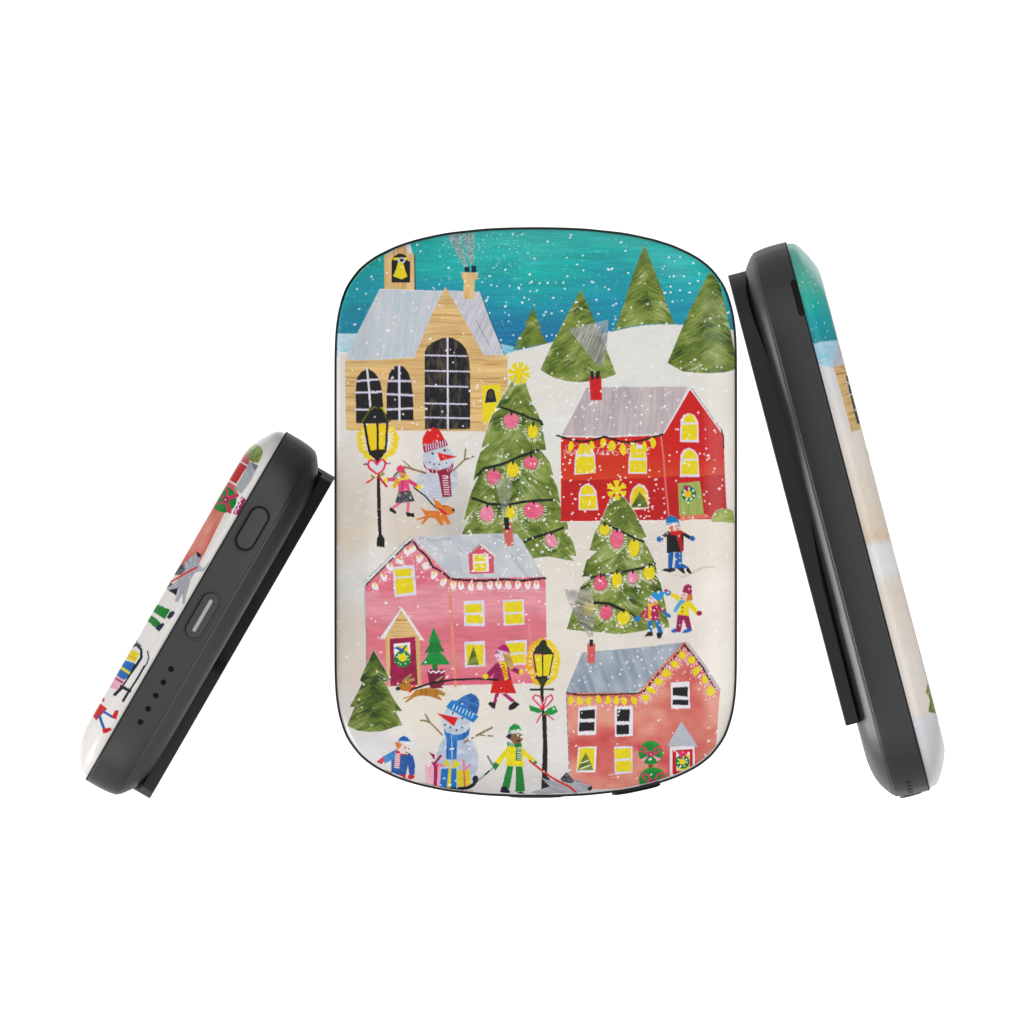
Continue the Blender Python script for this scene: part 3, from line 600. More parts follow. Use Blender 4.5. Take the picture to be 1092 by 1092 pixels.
# ---- salmon house
F.at(0, 0, 1)
def salmon(X, Y):
    n = fbm(X * .025, Y * .035, 25, 3)
    c = ramp(np.clip((n - .5) * 2.4 + .5, 0, 1), [(0, (200, 84, 84)), (.35, (210, 108, 102)), (.6, (218, 128, 114)), (1, (226, 156, 138))])
    d = np.clip(1 - np.hypot(X - 737, Y - 782) / 42, 0, 1)[..., None]; c = c * (1 - .6 * d) + C((222, 152, 132)) * .6 * d
    return c * (1 + .05 * (vn(X * .2, Y * .8, 26) - .5) + .04 * (vn(X * 1.4, Y * 1.4, 27) - .5))[..., None]
F.p(salmon, '604.2,739.2 640,740 682,740 700,717 730.8,684.3 748,708 767.6,736.7 766.6,748 764.4,780 763,796 763,846 760,900 690,900 660,841 608.5,841 606,790')
F.e(t_flat((222, 150, 128)), 676, 828, 20, 13, alpha=.45)
F.p((224, 118, 100), '603.7,738.4 680,738.6 684,734 728.5,684.3 732,684.6 733,688 684.5,742 604.4,742')
F.p(t_roof((172, 182, 192), (134, 148, 164), 70, .25, .04), '621.3,695.9 650,693.2 685,690.4 728.3,685 706,709 684,733.5 677,738 650,738.6 603.7,738.2 612,717', halo=((90, 100, 112), .4))
F.l((186, 190, 198), '731.6,684.6 748,706 767,735', 2.4); F.l((120, 130, 140), '733,684.6 750,707 768,735', .4); F.l((70, 90, 110), '603.8,739 604.6,760 607,829', .5)
F.at(685, 640); F.l(GD, '0,972 120,835 200,738 300,640 400,530 445,468 500,548 590,645 640,715 700,828 752,912', 17, rough=.4)
F.at(575, 640); F.l(GD, '290,980 420,1000 650,1000 880,990 1020,985 1110,965', 15, rough=.4)
F.at(575, 740)
for i in range(150): F.e((238, 214, 222), 300 + 830 * rng.random(), 40 + 95 * rng.random(), 6.5, alpha=.8, n=6)
for x, y, r in ((335, 65, 12), (427, 72, -14), (520, 70, 6), (628, 56, -18), (730, 60, 4), (817, 66, 0), (900, 72, -10), (1000, 66, -25)): F.e(YB, x, y, 30, 46, r, wob=.08)
F.at(685, 640)
for x, y, rx, ry, r in ((30, 1028, 42, 36, 40), (88, 945, 54, 32, 25), (166, 860, 44, 36, 10), (252, 770, 48, 44, 0), (338, 676, 44, 36, 30), (420, 578, 36, 42, -30), (520, 632, 42, 40, 0), (570, 746, 34, 54, 30), (660, 838, 32, 48, -10), (718, 960, 46, 52, 20)):
    F.ticks((240, 214, 226), x, y, rx, ry, 12, 18, 9, 10); F.e(YB, x, y, rx, ry, r, wob=.05)
F.at(575, 740)
WF = (232, 228, 236); WD = t_flat((28, 32, 42), .25)
win('415,140 605,125 600,430 405,432', '428,175 588,160 588,258 430,262', '425,295 585,295 583,385 418,392', fc=WF, pc=WD)
win('797,130 990,122 990,440 800,452', '822,160 960,160 952,285 822,287', '815,325 950,320 950,420 818,427', fc=WF, pc=WD)
win('412,555 608,553 595,825 392,827', '430,568 585,568 580,700 573,805 400,805', fc=WF)
F.p(t_tree(624, 800, .4, .05, seed=4), '403,806 440,715 492,610 530,690 572,802'); F.dashes((236, 236, 224), '440,730 520,700', 3, 24, 12, -20); F.dashes((236, 236, 224), '430,790 540,750', 4, 24, 12, -20)
win('790,552 985,548 988,830 800,850', '795,577 970,568 972,676 800,684', '808,708 975,700 978,815 812,820', fc=LAV)
F.p((236, 220, 212), '725,855 790,835 795,850 740,862', .7); F.p((236, 220, 212), '755,880 795,872 795,884', .7)
F.at(685, 640)
win('298,870 496,856 502,1142 303,1145', '318,922 480,912 478,1020 320,1012', '320,1048 486,1052 484,1108 316,1105', fc=WF, pc=WD); F.l(WF, '312,1015 475,1030', 22)
F.at(685, 740)
F.e((150, 70, 60), 85, 762, 24, 30)
for cx, cy, rx, ry in ((86, 618, 130, 127), (108, 905, 148, 134)):
    F.e(t_flat((52, 146, 56), .12), cx, cy, rx, ry); F.e(t_flat((12, 134, 62), .1), cx - 15, cy + 12, rx * .82, ry * .84)
RB = (222, 48, 98)
F.l(RB, '85,628 20,565 -35,548 -45,585 75,640', 17); F.l(RB, '92,628 140,570 190,550 198,580 165,612 100,642', 17)
F.p((238, 160, 186), '105,645 195,680 158,712'); F.p((238, 160, 186), '62,650 -22,690 10,720'); F.e((190, 30, 90), 86, 635, 30, 26); F.e((240, 200, 216), 88, 634, 8)
F.l(RB, '100,925 60,858 5,838 -5,870 40,915 95,940', 17); F.l(RB, '118,925 160,850 215,828 222,868 180,915 120,940', 17); F.p((214, 50, 100), '60,935 10,985 60,985'); F.e((150, 20, 80), 110, 935, 36, 32)
F.p((182, 186, 194), '262,547 410,285 584,554', halo=((160, 168, 180), .4)); F.p((232, 226, 232), '290,552 550,550 552,800 300,930 290,920')
F.p(t_flat((196, 28, 44), .1), '315,592 530,580 532,800 315,900'); F.p((234, 230, 234), '355,610 500,608 500,806 360,812'); F.p(YE, '372,760 400,640 495,640 492,800 372,802')
F.e((10, 120, 54), 422, 715, 76, 72); F.e(YE, 422, 712, 34, 32); F.p((222, 60, 104), '364,612 400,604 422,618 445,604 482,612 425,692'); F.ticks((230, 230, 230), 422, 715, 42, 42, 7, 4, 17, 4)
# ---- grey dog on the red leash
F.at(575, 740)
F.p(t_roof((176, 178, 184), (150, 152, 160), 20, .4, .05), '-10,868 70,905 230,925 330,930 365,908 430,908 475,952 556,968 540,1022 450,1032 400,1060 150,1100 -50,1090 -75,1030 40,1000 125,978 60,925', halo=((206, 206, 210), .6))
F.p(DK, '28,890 112,975 20,1000'); F.p(t_plaid, '225,890 290,822 368,912 350,938 240,920'); F.p((34, 38, 46), '226,900 345,938 300,935 235,915'); F.p((40, 44, 52), '505,1000 555,960 560,1005 535,1022')
F.e(DK, 405, 925, 7); F.e(DK, 428, 930, 6)
F.l((210, 50, 40), '-100,705 0,785 130,880 260,948 325,980 400,1048', 22)
# ---- boy in black
F.at(685, 540)
F.p((206, 190, 174), '310,700 380,730 440,735 540,672 640,635 740,625 815,655 740,645 640,660 560,700 440,758 350,745', .7)
F.p(t_flat((22, 96, 170)), '268,486 332,490 322,560 315,652 270,652'); F.p(t_flat((24, 98, 172)), '345,490 415,480 420,600 480,640 470,662 370,662 332,655 350,560 340,530')
F.p(DK, '200,676 240,655 345,652 345,685 290,698'); F.p(DK, '365,655 432,650 455,716 425,706'); F.p(DK, '440,650 490,650 522,706 505,720 470,690')
F.p(t_flat((24, 28, 36), .2), '255,285 300,262 415,265 435,330 432,480 258,490'); F.p(t_flat((70, 68, 70), .2), '272,258 296,285 245,328 202,310'); F.p((26, 28, 34), '418,265 512,315 490,348 422,305')
F.e((26, 100, 176), 184, 346, 36, 31); F.p((240, 236, 232), '190,375 200,350 210,362'); F.e((26, 100, 176), 525, 338, 31, 27, 30)
F.e((232, 198, 188), 352, 222, 52, 50); F.p((212, 122, 62), '262,208 325,200 320,262 295,250'); F.p(t_flat((30, 120, 186)), '244,192 250,132 288,94 340,105 378,140 398,186 330,172 272,208'); F.dashes((234, 238, 242), '270,195 385,178', 6, 24, 10, 80)
F.e(DK, 358, 210, 8); F.e(DK, 382, 198, 8); F.l(DK, '362,245 380,240', 7)
F.p(t_flat((212, 30, 34)), '288,265 420,252 426,290 405,295 440,478 405,484 352,305 295,300'); F.dashes((50, 20, 24), '380,310 415,465', 6, 40, 9, -10)
# ---- two children
F.at(685, 640)
F.p(t_flat((28, 116, 188)), '58,212 110,212 100,335 60,335'); F.p(t_flat((28, 116, 188)), '128,208 176,206 218,345 165,342')
F.p(DK, '18,382 60,332 105,332 112,376 70,380'); F.p(DK, '148,342 215,342 196,395 175,408 152,392')
MR = t_flat((178, 28, 88), .08)
F.l(MR, '60,70 0,140 -35,185', 30); F.p(MR, '55,62 150,50 182,206 15,218 40,130'); F.l(MR, '150,55 225,128', 32); F.e((30, 124, 200), -52, 195, 34, 26, -40); F.l((28, 118, 192), '232,130 285,170', 32)
F.e((234, 206, 206), 105, -5, 50, 50); F.p(t_flat((48, 150, 214)), '78,-58 130,-82 185,-98 245,-88 200,-8 150,0 110,-32'); F.e((30, 120, 190), 270, -78, 32, 30)
F.l(DK, '70,-32 78,-22', 9); F.l(DK, '95,-22 102,-12', 9); F.e((150, 40, 60), 78, 18, 10, 8)
F.p(YE, '55,35 90,42 155,15 160,42 95,60 88,212 60,214 55,70'); F.dashes((216, 50, 30), '72,60 72,205', 6, 34, 10, 0); F.dashes((216, 50, 30), '75,35 150,30', 4, 26, 8, 80)
F.p(t_flat((150, 40, 88)), '370,152 490,162 524,322 470,300 428,210 402,338 350,336'); F.p((40, 90, 176), '302,325 330,298 355,298 352,340 320,345'); F.p((26, 106, 184), '415,348 440,312 500,288 524,322 470,345')
F.p(YB, '385,30 500,3 560,70 595,130 570,158 490,72 490,165 370,150'); F.e((160, 24, 80), 600, 136, 30, 27); F.p(YB, '302,-85 400,-40 385,14 290,-52')
F.p(t_flat((84, 168, 214)), '400,-10 462,8 400,55 356,128 322,120 350,60'); F.p((204, 130, 44), '462,-60 522,-60 532,-8 500,12 458,8'); F.e((234, 196, 190), 434, -42, 38, 42); F.p(t_flat((162, 46, 92)), '418,-90 440,-155 480,-172 512,-160 528,-130 518,-55 468,-72')
F.e((180, 30, 60), 248, -104, 20, 16); F.e(DK, 435, -58, 7); F.e(DK, 415, -22, 8); F.e(DK, 425, 78, 9); F.e(DK, 418, 116, 9)
# ---- chimneys and smoke in front of trees
F.at(465, 540)
F.p(t_flat((176, 178, 172), .25, .8), '610,-280 700,-290 790,-285 812,-240 790,-90 750,60 720,115 700,110 690,0 640,-180', .5)
F.p(t_flat((206, 104, 92)), '705,185 805,175 822,415 735,422'); F.p((26, 28, 34), '715,120 768,116 781,246 730,248')
F.at(575, 640); F.p(t_flat((214, 98, 92)), '508,455 592,455 590,664 510,664'); F.p((28, 44, 52), '530,415 572,412 566,485 535,488')
# ---- falling snow
F.at(0, 0, 1)
def flakes(n, x0, y0, x1, y1, a=.95):
    for i in range(n):
        x = x0 + (x1 - x0) * rng.random(); y = y0 + (y1 - y0) * rng.random(); r = .72 + .5 * rng.random()
        F.e((246, 242, 244), x, y, r * (1 + (rng.random() < .18) * .7), r, rot=-40 + 40 * rng.random(), alpha=a, n=9)
flakes(90, 358, 246, 786, 360); flakes(560, 358, 300, 786, 850, .9); flakes(150, 598, 412, 775, 556); flakes(110, 500, 410, 610, 596); flakes(90, 606, 540, 712, 676)
flakes(120, 685, 555, 785, 720, .8); flakes(110, 358, 460, 500, 640, .55); flakes(60, 590, 560, 680, 760, .6); flakes(60, 395, 570, 580, 620)
for i in range(150): F.e((236, 232, 236), 358 + 428 * rng.random(), 380 + 460 * rng.random(), .4 + .3 * rng.random(), alpha=.6, n=6)
for q in '584,302 590,318 605,295 631,301 649,288 609,251 584,258 667,268 649,309 654,326 636,320 582,333 599,332 638,335 601,346 567,301 553,307 539,288 565,293 557,323 713,275 739,281 729,295 725,310 717,322 715,306 744,300 779,320'.split():
    x, y = map(float, q.split(',')); F.e((244, 244, 244), x, y, 1.25, 1.05, n=10)
# ------------------------------------------------------------------ printed wrap on the bottom edge (x along the edge, y = distance from the case seam)
def xf_bottom(a): return np.stack([.5 * a[:, 0] - .866 * a[:, 1] + 460, 495 - (.866 * a[:, 0] + .5 * a[:, 1])], -1)
B = Canvas(-220, -2, 440, 34, 5, xf_bottom)
B.put((0, 0, B.W, B.H), np.ones((B.H, B.W), bool), lambda X, Y: C((236, 232, 228)) * (1 + .05 * (fbm(X * .05, Y * .2, 33) - .5) + .02 * (vn(X * 1.3, Y * 1.3, 3) - .5))[..., None])
B.at(165, 470, 9.1)
B.p(lambda X, Y: salmon(X + 571, Y * 2 + 800), '860,30 905,95 925,205 905,245 785,425 812,505 690,690 490,1092 380,1300 0,1300 100,1092 500,660 600,380 700,200')
B.p((200, 24, 36), '800,180 900,245 795,420 660,345'); B.l(WH, '800,180 905,243', 13); B.l(WH, '680,362 795,428', 18)
B.p(t_roof((184, 188, 196), (160, 166, 176), 30, .4, .1), '928,203 1012,240 945,380 850,512 780,465 850,350'); B.p((120, 132, 144), '935,206 1010,240 975,290')
B.p(t_wash((158, 176, 92), (112, 138, 58), .15), '980,28 1035,60 1056,112 1040,160 1010,210 960,212 918,185 900,110 930,40')
B.e(t_flat((14, 134, 62), .15), 680, 570, 120, 128); B.l(RB, '690,570 745,552 805,530', 34); B.l(RB, '690,570 715,630 735,690', 34); B.l(RB, '690,565 715,510 690,455', 18); B.l(RB, '685,575 640,610 580,610', 18); B.l(RB, '690,570 650,520', 16); B.e((170, 20, 90), 692, 570, 30); B.e((240, 190, 210), 692, 572, 9)
B.p((158, 40, 102), '850,538 893,572 815,722 762,706'); B.l((234, 214, 230), '855,560 830,585 838,610 812,628 818,655 792,672 790,700', 12)
B.at(120, 570, 7.8)
B.p(lambda X, Y: salmon(X + 571, Y * 2 + 800), '700,-20 838,-20 730,180 660,190 600,250 500,300 500,0')
GR = t_roof((180, 182, 188), (154, 157, 165), 20, .5, .1)
B.p(GR, '712,150 735,185 718,235 760,282 800,232 812,225 765,305 695,312 660,362 640,430 605,575 588,578 590,485 550,562 524,555 560,450 455,458 530,390 600,310 605,230 655,190')
B.p(t_plaid, '540,265 600,245 612,290 560,338 520,335'); B.p(DK, '703,142 745,165 736,192 710,182'); B.l((214, 50, 44), '460,412 600,328 706,272', 15); B.p((36, 42, 54), '468,460 552,443 536,508'); B.p((36, 42, 54), '440,450 490,402 505,412 462,445')
B.e(DK, 630, 222, 6); B.e(DK, 640, 238, 5)
B.p(t_flat((8, 134, 56)), '360,575 420,595 486,626 440,702 330,630'); B.p(t_flat((8, 130, 56)), '310,655 408,730 360,772 280,705'); B.p((50, 60, 76), '456,688 486,640 516,632 525,650 505,682 475,704'); B.p((50, 60, 76), '360,778 388,742 430,732 438,750 415,780 390,806')
B.l((44, 52, 64), '165,930 205,912 245,955 246,1020 205,1085 150,1160', 22); B.l((70, 76, 86), '200,880 245,930', 12, .6); B.l((60, 68, 80), '298,970 308,1020 295,1065 215,1190', 11)
B.p((226, 226, 226), '150,935 225,960 230,985 150,955'); B.p(YE, '140,945 232,985 195,1062 90,1020'); B.l((216, 80, 110), '130,1000 205,1035', 6); B.p((30, 110, 184), '80,1035 192,1068 150,1140 30,1090'); 
B.at(70, 710, 6.424)
B.p((30, 108, 180), '370,-10 475,-15 450,62 402,98 350,60'); B.p(YE, '370,-10 455,45 445,60 370,15'); B.p((232, 170, 190), '335,60 408,95 372,168 295,140'); B.l((170, 60, 100), '340,80 395,112', 12); B.l((236, 206, 216), '330,110 380,140', 8)
for q, w in (('545,0 500,80 440,172', 14), ('480,-10 440,70 388,148', 12), ('388,140 445,170', 22), ('440,170 398,238', 18), ('388,150 342,195', 22)): B.l((44, 52, 66), q, w)
B.e((206, 30, 46), 262, 228, 10, 18); B.p(t_flat((206, 22, 40)), '225,250 245,258 290,292 215,372 175,325'); B.l((28, 100, 172), '265,312 328,350', 18); B.l((28, 100, 172), '235,340 268,428', 20)
B.p((212, 34, 44), '318,350 345,302 370,304 352,366'); B.p((200, 24, 40), '255,430 310,420 322,436 285,458 262,460')
# ------------------------------------------------------------------ printed wrap on the left edge (x = distance from the seam, y = along)
def xf_left(a): return np.stack([.967 * a[:, 0] - .254 * a[:, 1] - 745, .254 * a[:, 0] + .967 * a[:, 1] - 461.5], -1)
L = Canvas(-2, -10, 34, 630, 4, xf_left)
def lsnow(X, Y):
    c = ramp(Y + 10 * (fbm(X * .08, Y * .03, 44) - .5), [(0, (230, 230, 230)), (170, (226, 224, 222)), (230, (238, 230, 220)), (320, (232, 218, 200)), (333, (230, 206, 178)), (341, (234, 236, 238)), (365, (236, 238, 240)), (390, (236, 224, 210)), (470, (238, 230, 222)), (520, (236, 226, 218)), (530, (220, 222, 226)), (610, (222, 222, 222))])
    return c * (1 + .03 * (vn(X * .8, Y * .2, 45) - .5))[..., None]
L.put((0, 0, L.W, L.H), np.ones((L.H, L.W), bool), lsnow)
L.at(0, 0, 1)
L.at(765, 250, 7.8)
L.p(lambda X, Y: ramp(Y + 14 * (fbm(X * .05, Y * .03, 46) - .5), [(-10, (86, 184, 168)), (50, (92, 188, 170)), (78, (34, 176, 166)), (90, (0, 164, 176)), (112, (0, 150, 158)), (125, (10, 160, 160))]) * (1 + .06 * (vn(X * 1.5, Y * 1.5, 47) - .5))[..., None],
    '400,-100 900,-100 1200,700 1010,874 800,906 600,600')
L.p(t_wash((150, 206, 230), (190, 218, 232), .1), '780,910 1010,874 1110,1092 1110,1150 840,1080'); L.p(t_roof((200, 202, 208), (180, 184, 194), 90), '1012,890 1080,1092 1000,1092 960,1075')
L.at(790, 380, 7.8)
L.p((200, 202, 208), '790,40 850,-10 900,60 780,85'); L.p(t_wood(), '770,88 905,55 1060,585 920,633 850,370')
L.p(DK, '872,160 960,160 1080,555 968,562 888,240'); 
for q in ('895,228 960,212', '915,318 990,300', '950,448 1040,428'): L.l(LAV, q, 15)
L.p((206, 190, 20), '985,565 1100,560 1110,800 1060,780 1005,612')
L.at(850, 640, 7.8); L.p(t_tree(20, 480, .3, 0), '1110,560 1150,590 1150,790 1070,782'); L.at(890, 740, 7.8); L.p(t_tree(20, 480, .3, 0), '770,0 850,-10 900,180 780,155 795,60')
for i in range(170):
    L.at(0, 0, 1); L.xf = None
    L.e((240, 242, 242), 1 + 26 * rng.random(), 600 * rng.random() ** 1.1, .45 + .4 * rng.random(), alpha=.8, n=7)
# ------------------------------------------------------------------ geometry
def outline_curve():
    q = [(214.4, 0), (214.4, 60), (214.4, 120), (214.3, 165), (213.8, 185), (212.6, 200), (209.8, 217), (202.4, 240), (187.6, 260.2), (171, 272.8), (147.4, 284), (126, 290.8), (94.8, 297.5), (52.5, 302), (25, 303.1), (0, 303.4)]
    pts = q + [(-x, y) for x, y in q[::-1][1:]]
    pts = pts + [(x, -y) for x, y in pts[::-1][1:-1]]
    a = np.array(pts + pts[:1], float)
    s = np.r_[0, np.cumsum(np.hypot(*np.diff(a, axis=0).T))]
    n = 8000; t = np.arange(n) / n * s[-1]
    P = np.stack([np.interp(t, s, a[:, 0]), np.interp(t, s, a[:, 1])], -1)
    k = np.fft.fftfreq(n, s[-1] / n); g = np.exp(-2 * (math.pi * k * 7.0) ** 2)
    for c in (0, 1): P[:, c] = np.real(np.fft.ifft(np.fft.fft(P[:, c]) * g))
    Tn = np.roll(P, -1, 0) - np.roll(P, 1, 0); Tn /= np.hypot(*Tn.T)[:, None]
    N = np.stack([Tn[:, 1], -Tn[:, 0]], -1); g = np.exp(-2 * (math.pi * k * 16.0) ** 2)
    for c in (0, 1): N[:, c] = np.real(np.fft.ifft(np.fft.fft(N[:, c]) * g))
    return P, N / np.hypot(*N.T)[:, None]
OP, ON = outline_curve()
OPHI = np.unwrap(np.arctan2(OP[:, 1], OP[:, 0]))
def at_phi(phi):
    ph = np.mod(phi - OPHI[0], 2 * math.pi) + OPHI[0]
    xs = np.r_[OPHI, OPHI[0] + 2 * math.pi]
    g = lambda A: np.stack([np.interp(ph, xs, np.r_[A[:, c], A[0, c]]) for c in (0, 1)], -1)
    P = g(OP); N = g(ON); N /= np.hypot(*N.T)[:, None]
    return P, N
def square_perimeter(n):
    k = np.arange(n) / n * 2 - 1; o = np.ones(n)
    return np.vstack([np.stack([o, k], -1), np.stack([-k, o], -1), np.stack([-o, -k], -1), np.stack([k, -o], -1)])
def make_mesh(name, verts, quads, smooth=True):
    me = bpy.data.meshes.new(name); verts = np.asarray(verts, np.float32); quads = np.asarray(quads, np.int32)
    k = quads.shape[1]
    me.vertices.add(len(verts)); me.vertices.foreach_set('co', (verts * S).ravel())
    me.loops.add(quads.size); me.loops.foreach_set('vertex_index', quads.ravel())
    me.polygons.add(len(quads)); me.polygons.foreach_set('loop_start', np.arange(0, quads.size, k, dtype=np.int32))
    me.polygons.foreach_set('loop_total', np.full(len(quads), k, np.int32))
    me.polygons.foreach_set('use_smooth', np.full(len(quads), smooth))
    me.update(calc_edges=True); me.validate()
    return me
def link(name, me, m, parent):
    o = bpy.data.objects.new(name, me); COL.objects.link(o)
    if m: me.materials.append(m)
    o.parent = parent
    return o
def dome(profile, N, base_inset=0.0, flip=False, cap=True):
    """profile: list of (inset, depth), rim first. Returns verts (x, y, z), quads, and per-vertex (px, pz, inset, depth, nx, nz)."""
    sq = square_perimeter(N); Wd, Hd = 214.4, 303.4
    P, Nn = at_phi(np.arctan2(sq[:, 1] * Hd, sq[:, 0] * Wd)); M = len(sq)
    vs = []; info = []
    for ins, dep in profile:
        q = P - Nn * (ins + base_inset)
        vs.append(np.stack([q[:, 0], np.full(M, -dep), q[:, 1]], -1)); info.append(np.column_stack([q, np.full(M, ins), np.full(M, dep), Nn]))
    K = len(profile); quads = []
    i = np.arange(M); j = (i + 1) % M
    for k in range(K - 1): quads.append(np.stack([k * M + i, k * M + j, (k + 1) * M + j, (k + 1) * M + i], -1))
    if cap:
        ins, dep = profile[-1]; Cq = P - Nn * (ins + base_inset); R = max(N // 2 - 10, 20)
        for k in range(1, R + 1):
            r = 1 - k / (R + .5); vs.append(np.stack([Cq[:, 0] * r, np.full(M, -dep), Cq[:, 1] * r], -1)); info.append(np.column_stack([Cq * r, np.full(M, 200.), np.full(M, dep), Nn * 0]))
            o = (K - 2 + k) * M; quads.append(np.stack([o + i, o + j, o + M + j, o + M + i], -1))
        o = (K - 1 + R) * M; h = np.arange(M // 2 - 1)
        quads.append(np.stack([o + h, o + h + 1, o + M - 2 - h, o + M - 1 - h], -1)[:, ::1])
    V = np.vstack(vs); Q4 = np.vstack(quads); INF = np.vstack(info)
    if flip: Q4 = Q4[:, ::-1]
    # drop unused verts
    used = np.zeros(len(V), bool); used[Q4.ravel()] = True; new = np.cumsum(used) - 1
    return V[used], new[Q4], INF[used]
def cover_profile():
    d = np.array([0, 3, 7, 10, 13, 17, 20.5, 24, 26.2, 27.2, 27.4]); i = np.array([0, .25, 1.2, 3.2, 7, 13.5, 20, 28, 34, 41, 49.])
    t = np.r_[0, np.cumsum(np.hypot(np.diff(d), np.diff(i)))]; tt = np.linspace(0, t[-1], 150)
    D_ = np.interp(tt, t, d); I_ = np.interp(tt, t, i)
    kern = np.exp(-np.linspace(-2, 2, 17) ** 2); kern /= kern.sum()
    pad = lambda a: np.r_[2 * a[0] - a[8:0:-1], a, 2 * a[-1] - a[-2:-10:-1]]
    return list(zip(np.convolve(pad(I_), kern, 'valid'), np.minimum(np.convolve(pad(D_), kern, 'valid'), 27.4)))
def sample(cv, x, y):
    u = np.clip((x - cv.x0) * cv.sc - .5, 0, cv.W - 1.001); v = np.clip((y - cv.y0) * cv.sc - .5, 0, cv.H - 1.001)
    i = u.astype(int); j = v.astype(int); fu = (u - i)[:, None]; fv = (v - j)[:, None]
    im = cv.im; j1 = np.minimum(j + 1, cv.H - 1); i1 = np.minimum(i + 1, cv.W - 1)
    return (im[j, i] * (1 - fu) + im[j, i1] * fu) * (1 - fv) + (im[j1, i] * (1 - fu) + im[j1, i1] * fu) * fv
CX, CY = 571.3, 546.0
def paint(me, inf, mode):
    x, z, ins, dep, nx, nz = inf.T
    c = sample(F, CX + x, CY - z)
    db = 27.3 if mode == 'bottom' else 7.0; dl = 26.6 if mode == 'left' else 7.0
    m = (nz < -.45) & (dep < db) & (ins < 100); c[m] = sample(B, x[m], dep[m])
    if mode == 'bottom': m = (nz < -.02) & (dep < db) & (ins < 45); c[m] = sample(B, x[m], dep[m])
    m = (nx < -.55) & (dep < dl) & (mode != 'bottom') & (ins < 100)
    if mode == 'left': m = (nx < -.02) & (dep < dl) & (ins < 100)
    c[m] = sample(L, dep[m], 303.4 - z[m])
    c = np.clip(c, 0, 255) / 255
    lin = np.where(c <= .04045, c / 12.92, ((c + .055) / 1.055) ** 2.4)
    lin = np.clip(lin * ALB - BLK, 0.002, .95)
    at = me.color_attributes.new('print', 'FLOAT_COLOR', 'POINT')
    at.data.foreach_set('color', np.column_stack([lin, np.ones(len(lin))]).astype(np.float32).ravel())
def pill(name, cx, cy_, w, h, ax, depth0, depth1, m, parent, bevel=1.2, n=20, swap=False):
    """stadium-shaped solid on the bottom face (ax='z') or left face (ax='x'); long axis w; rises from depth0 to depth1 below the face plane"""
    r = h / 2
    def loop(o):
        rr = r - o; e = w / 2 - r; t = np.linspace(0, math.pi / 2, n // 2 + 1)
        xs = np.r_[-e - rr * np.cos(t), np.linspace(-e, e, 12)[1:-1], e + rr * np.sin(t)]
        hw = np.r_[rr * np.sin(t), np.full(10, rr), rr * np.cos(t)]; hw = np.maximum(hw, .02)
        return np.vstack([np.column_stack([xs, hw]), np.column_stack([xs[::-1], -hw[::-1]])])
    rings = [(loop(o), dd) for o, dd in ((0, depth0), (0, depth1 - bevel), (bevel * .3, depth1 - bevel * .3), (bevel, depth1))]
    M = len(rings[0][0]); V = []
    for L_, dd in rings:
        U, W_ = (L_[:, 1], L_[:, 0]) if swap else (L_[:, 0], L_[:, 1])
        if ax == 'z': V.append(np.column_stack([cx + U, cy_ + W_, -(bottom_z(cx + U) + dd)]))
        else: V.append(np.column_stack([-(left_x(cx + U) + dd), cy_ + W_, cx + U]))
    V = np.vstack(V); Q = []; i = np.arange(M); j = (i + 1) % M
    for k in range(3): Q += [tuple(q) for q in np.stack([k * M + i, k * M + j, (k + 1) * M + j, (k + 1) * M + i], -1)]
    hh = np.arange(M // 2 - 1); faces = Q + [tuple(q) for q in np.stack([3 * M + hh, 3 * M + hh + 1, 3 * M + M - 2 - hh, 3 * M + M - 1 - hh], -1)]
    me = bpy.data.meshes.new(name); me.from_pydata([tuple(v * S) for v in V], [], [tuple(int(a) for a in f) for f in faces])
    import bmesh
    bm = bmesh.new(); bm.from_mesh(me); bmesh.ops.recalc_face_normals(bm, faces=bm.faces[:]); bm.to_mesh(me); bm.free()
    for p_ in me.polygons: p_.use_smooth = True
    me.set_sharp_from_angle(angle=math.radians(50))
    return link(name, me, m, parent)
def bottom_z(x):            # distance of the bottom edge from the centre at x
    P = OP[(OP[:, 1] < 0)]; o = np.argsort(P[:, 0]); return -np.interp(x, P[o, 0], P[o, 1])
def left_x(z):              # distance of the side edge from the centre at height z
    P = OP[(OP[:, 0] > 0)]; o = np.argsort(P[:, 1]); return np.interp(z, P[o, 1], P[o, 0])
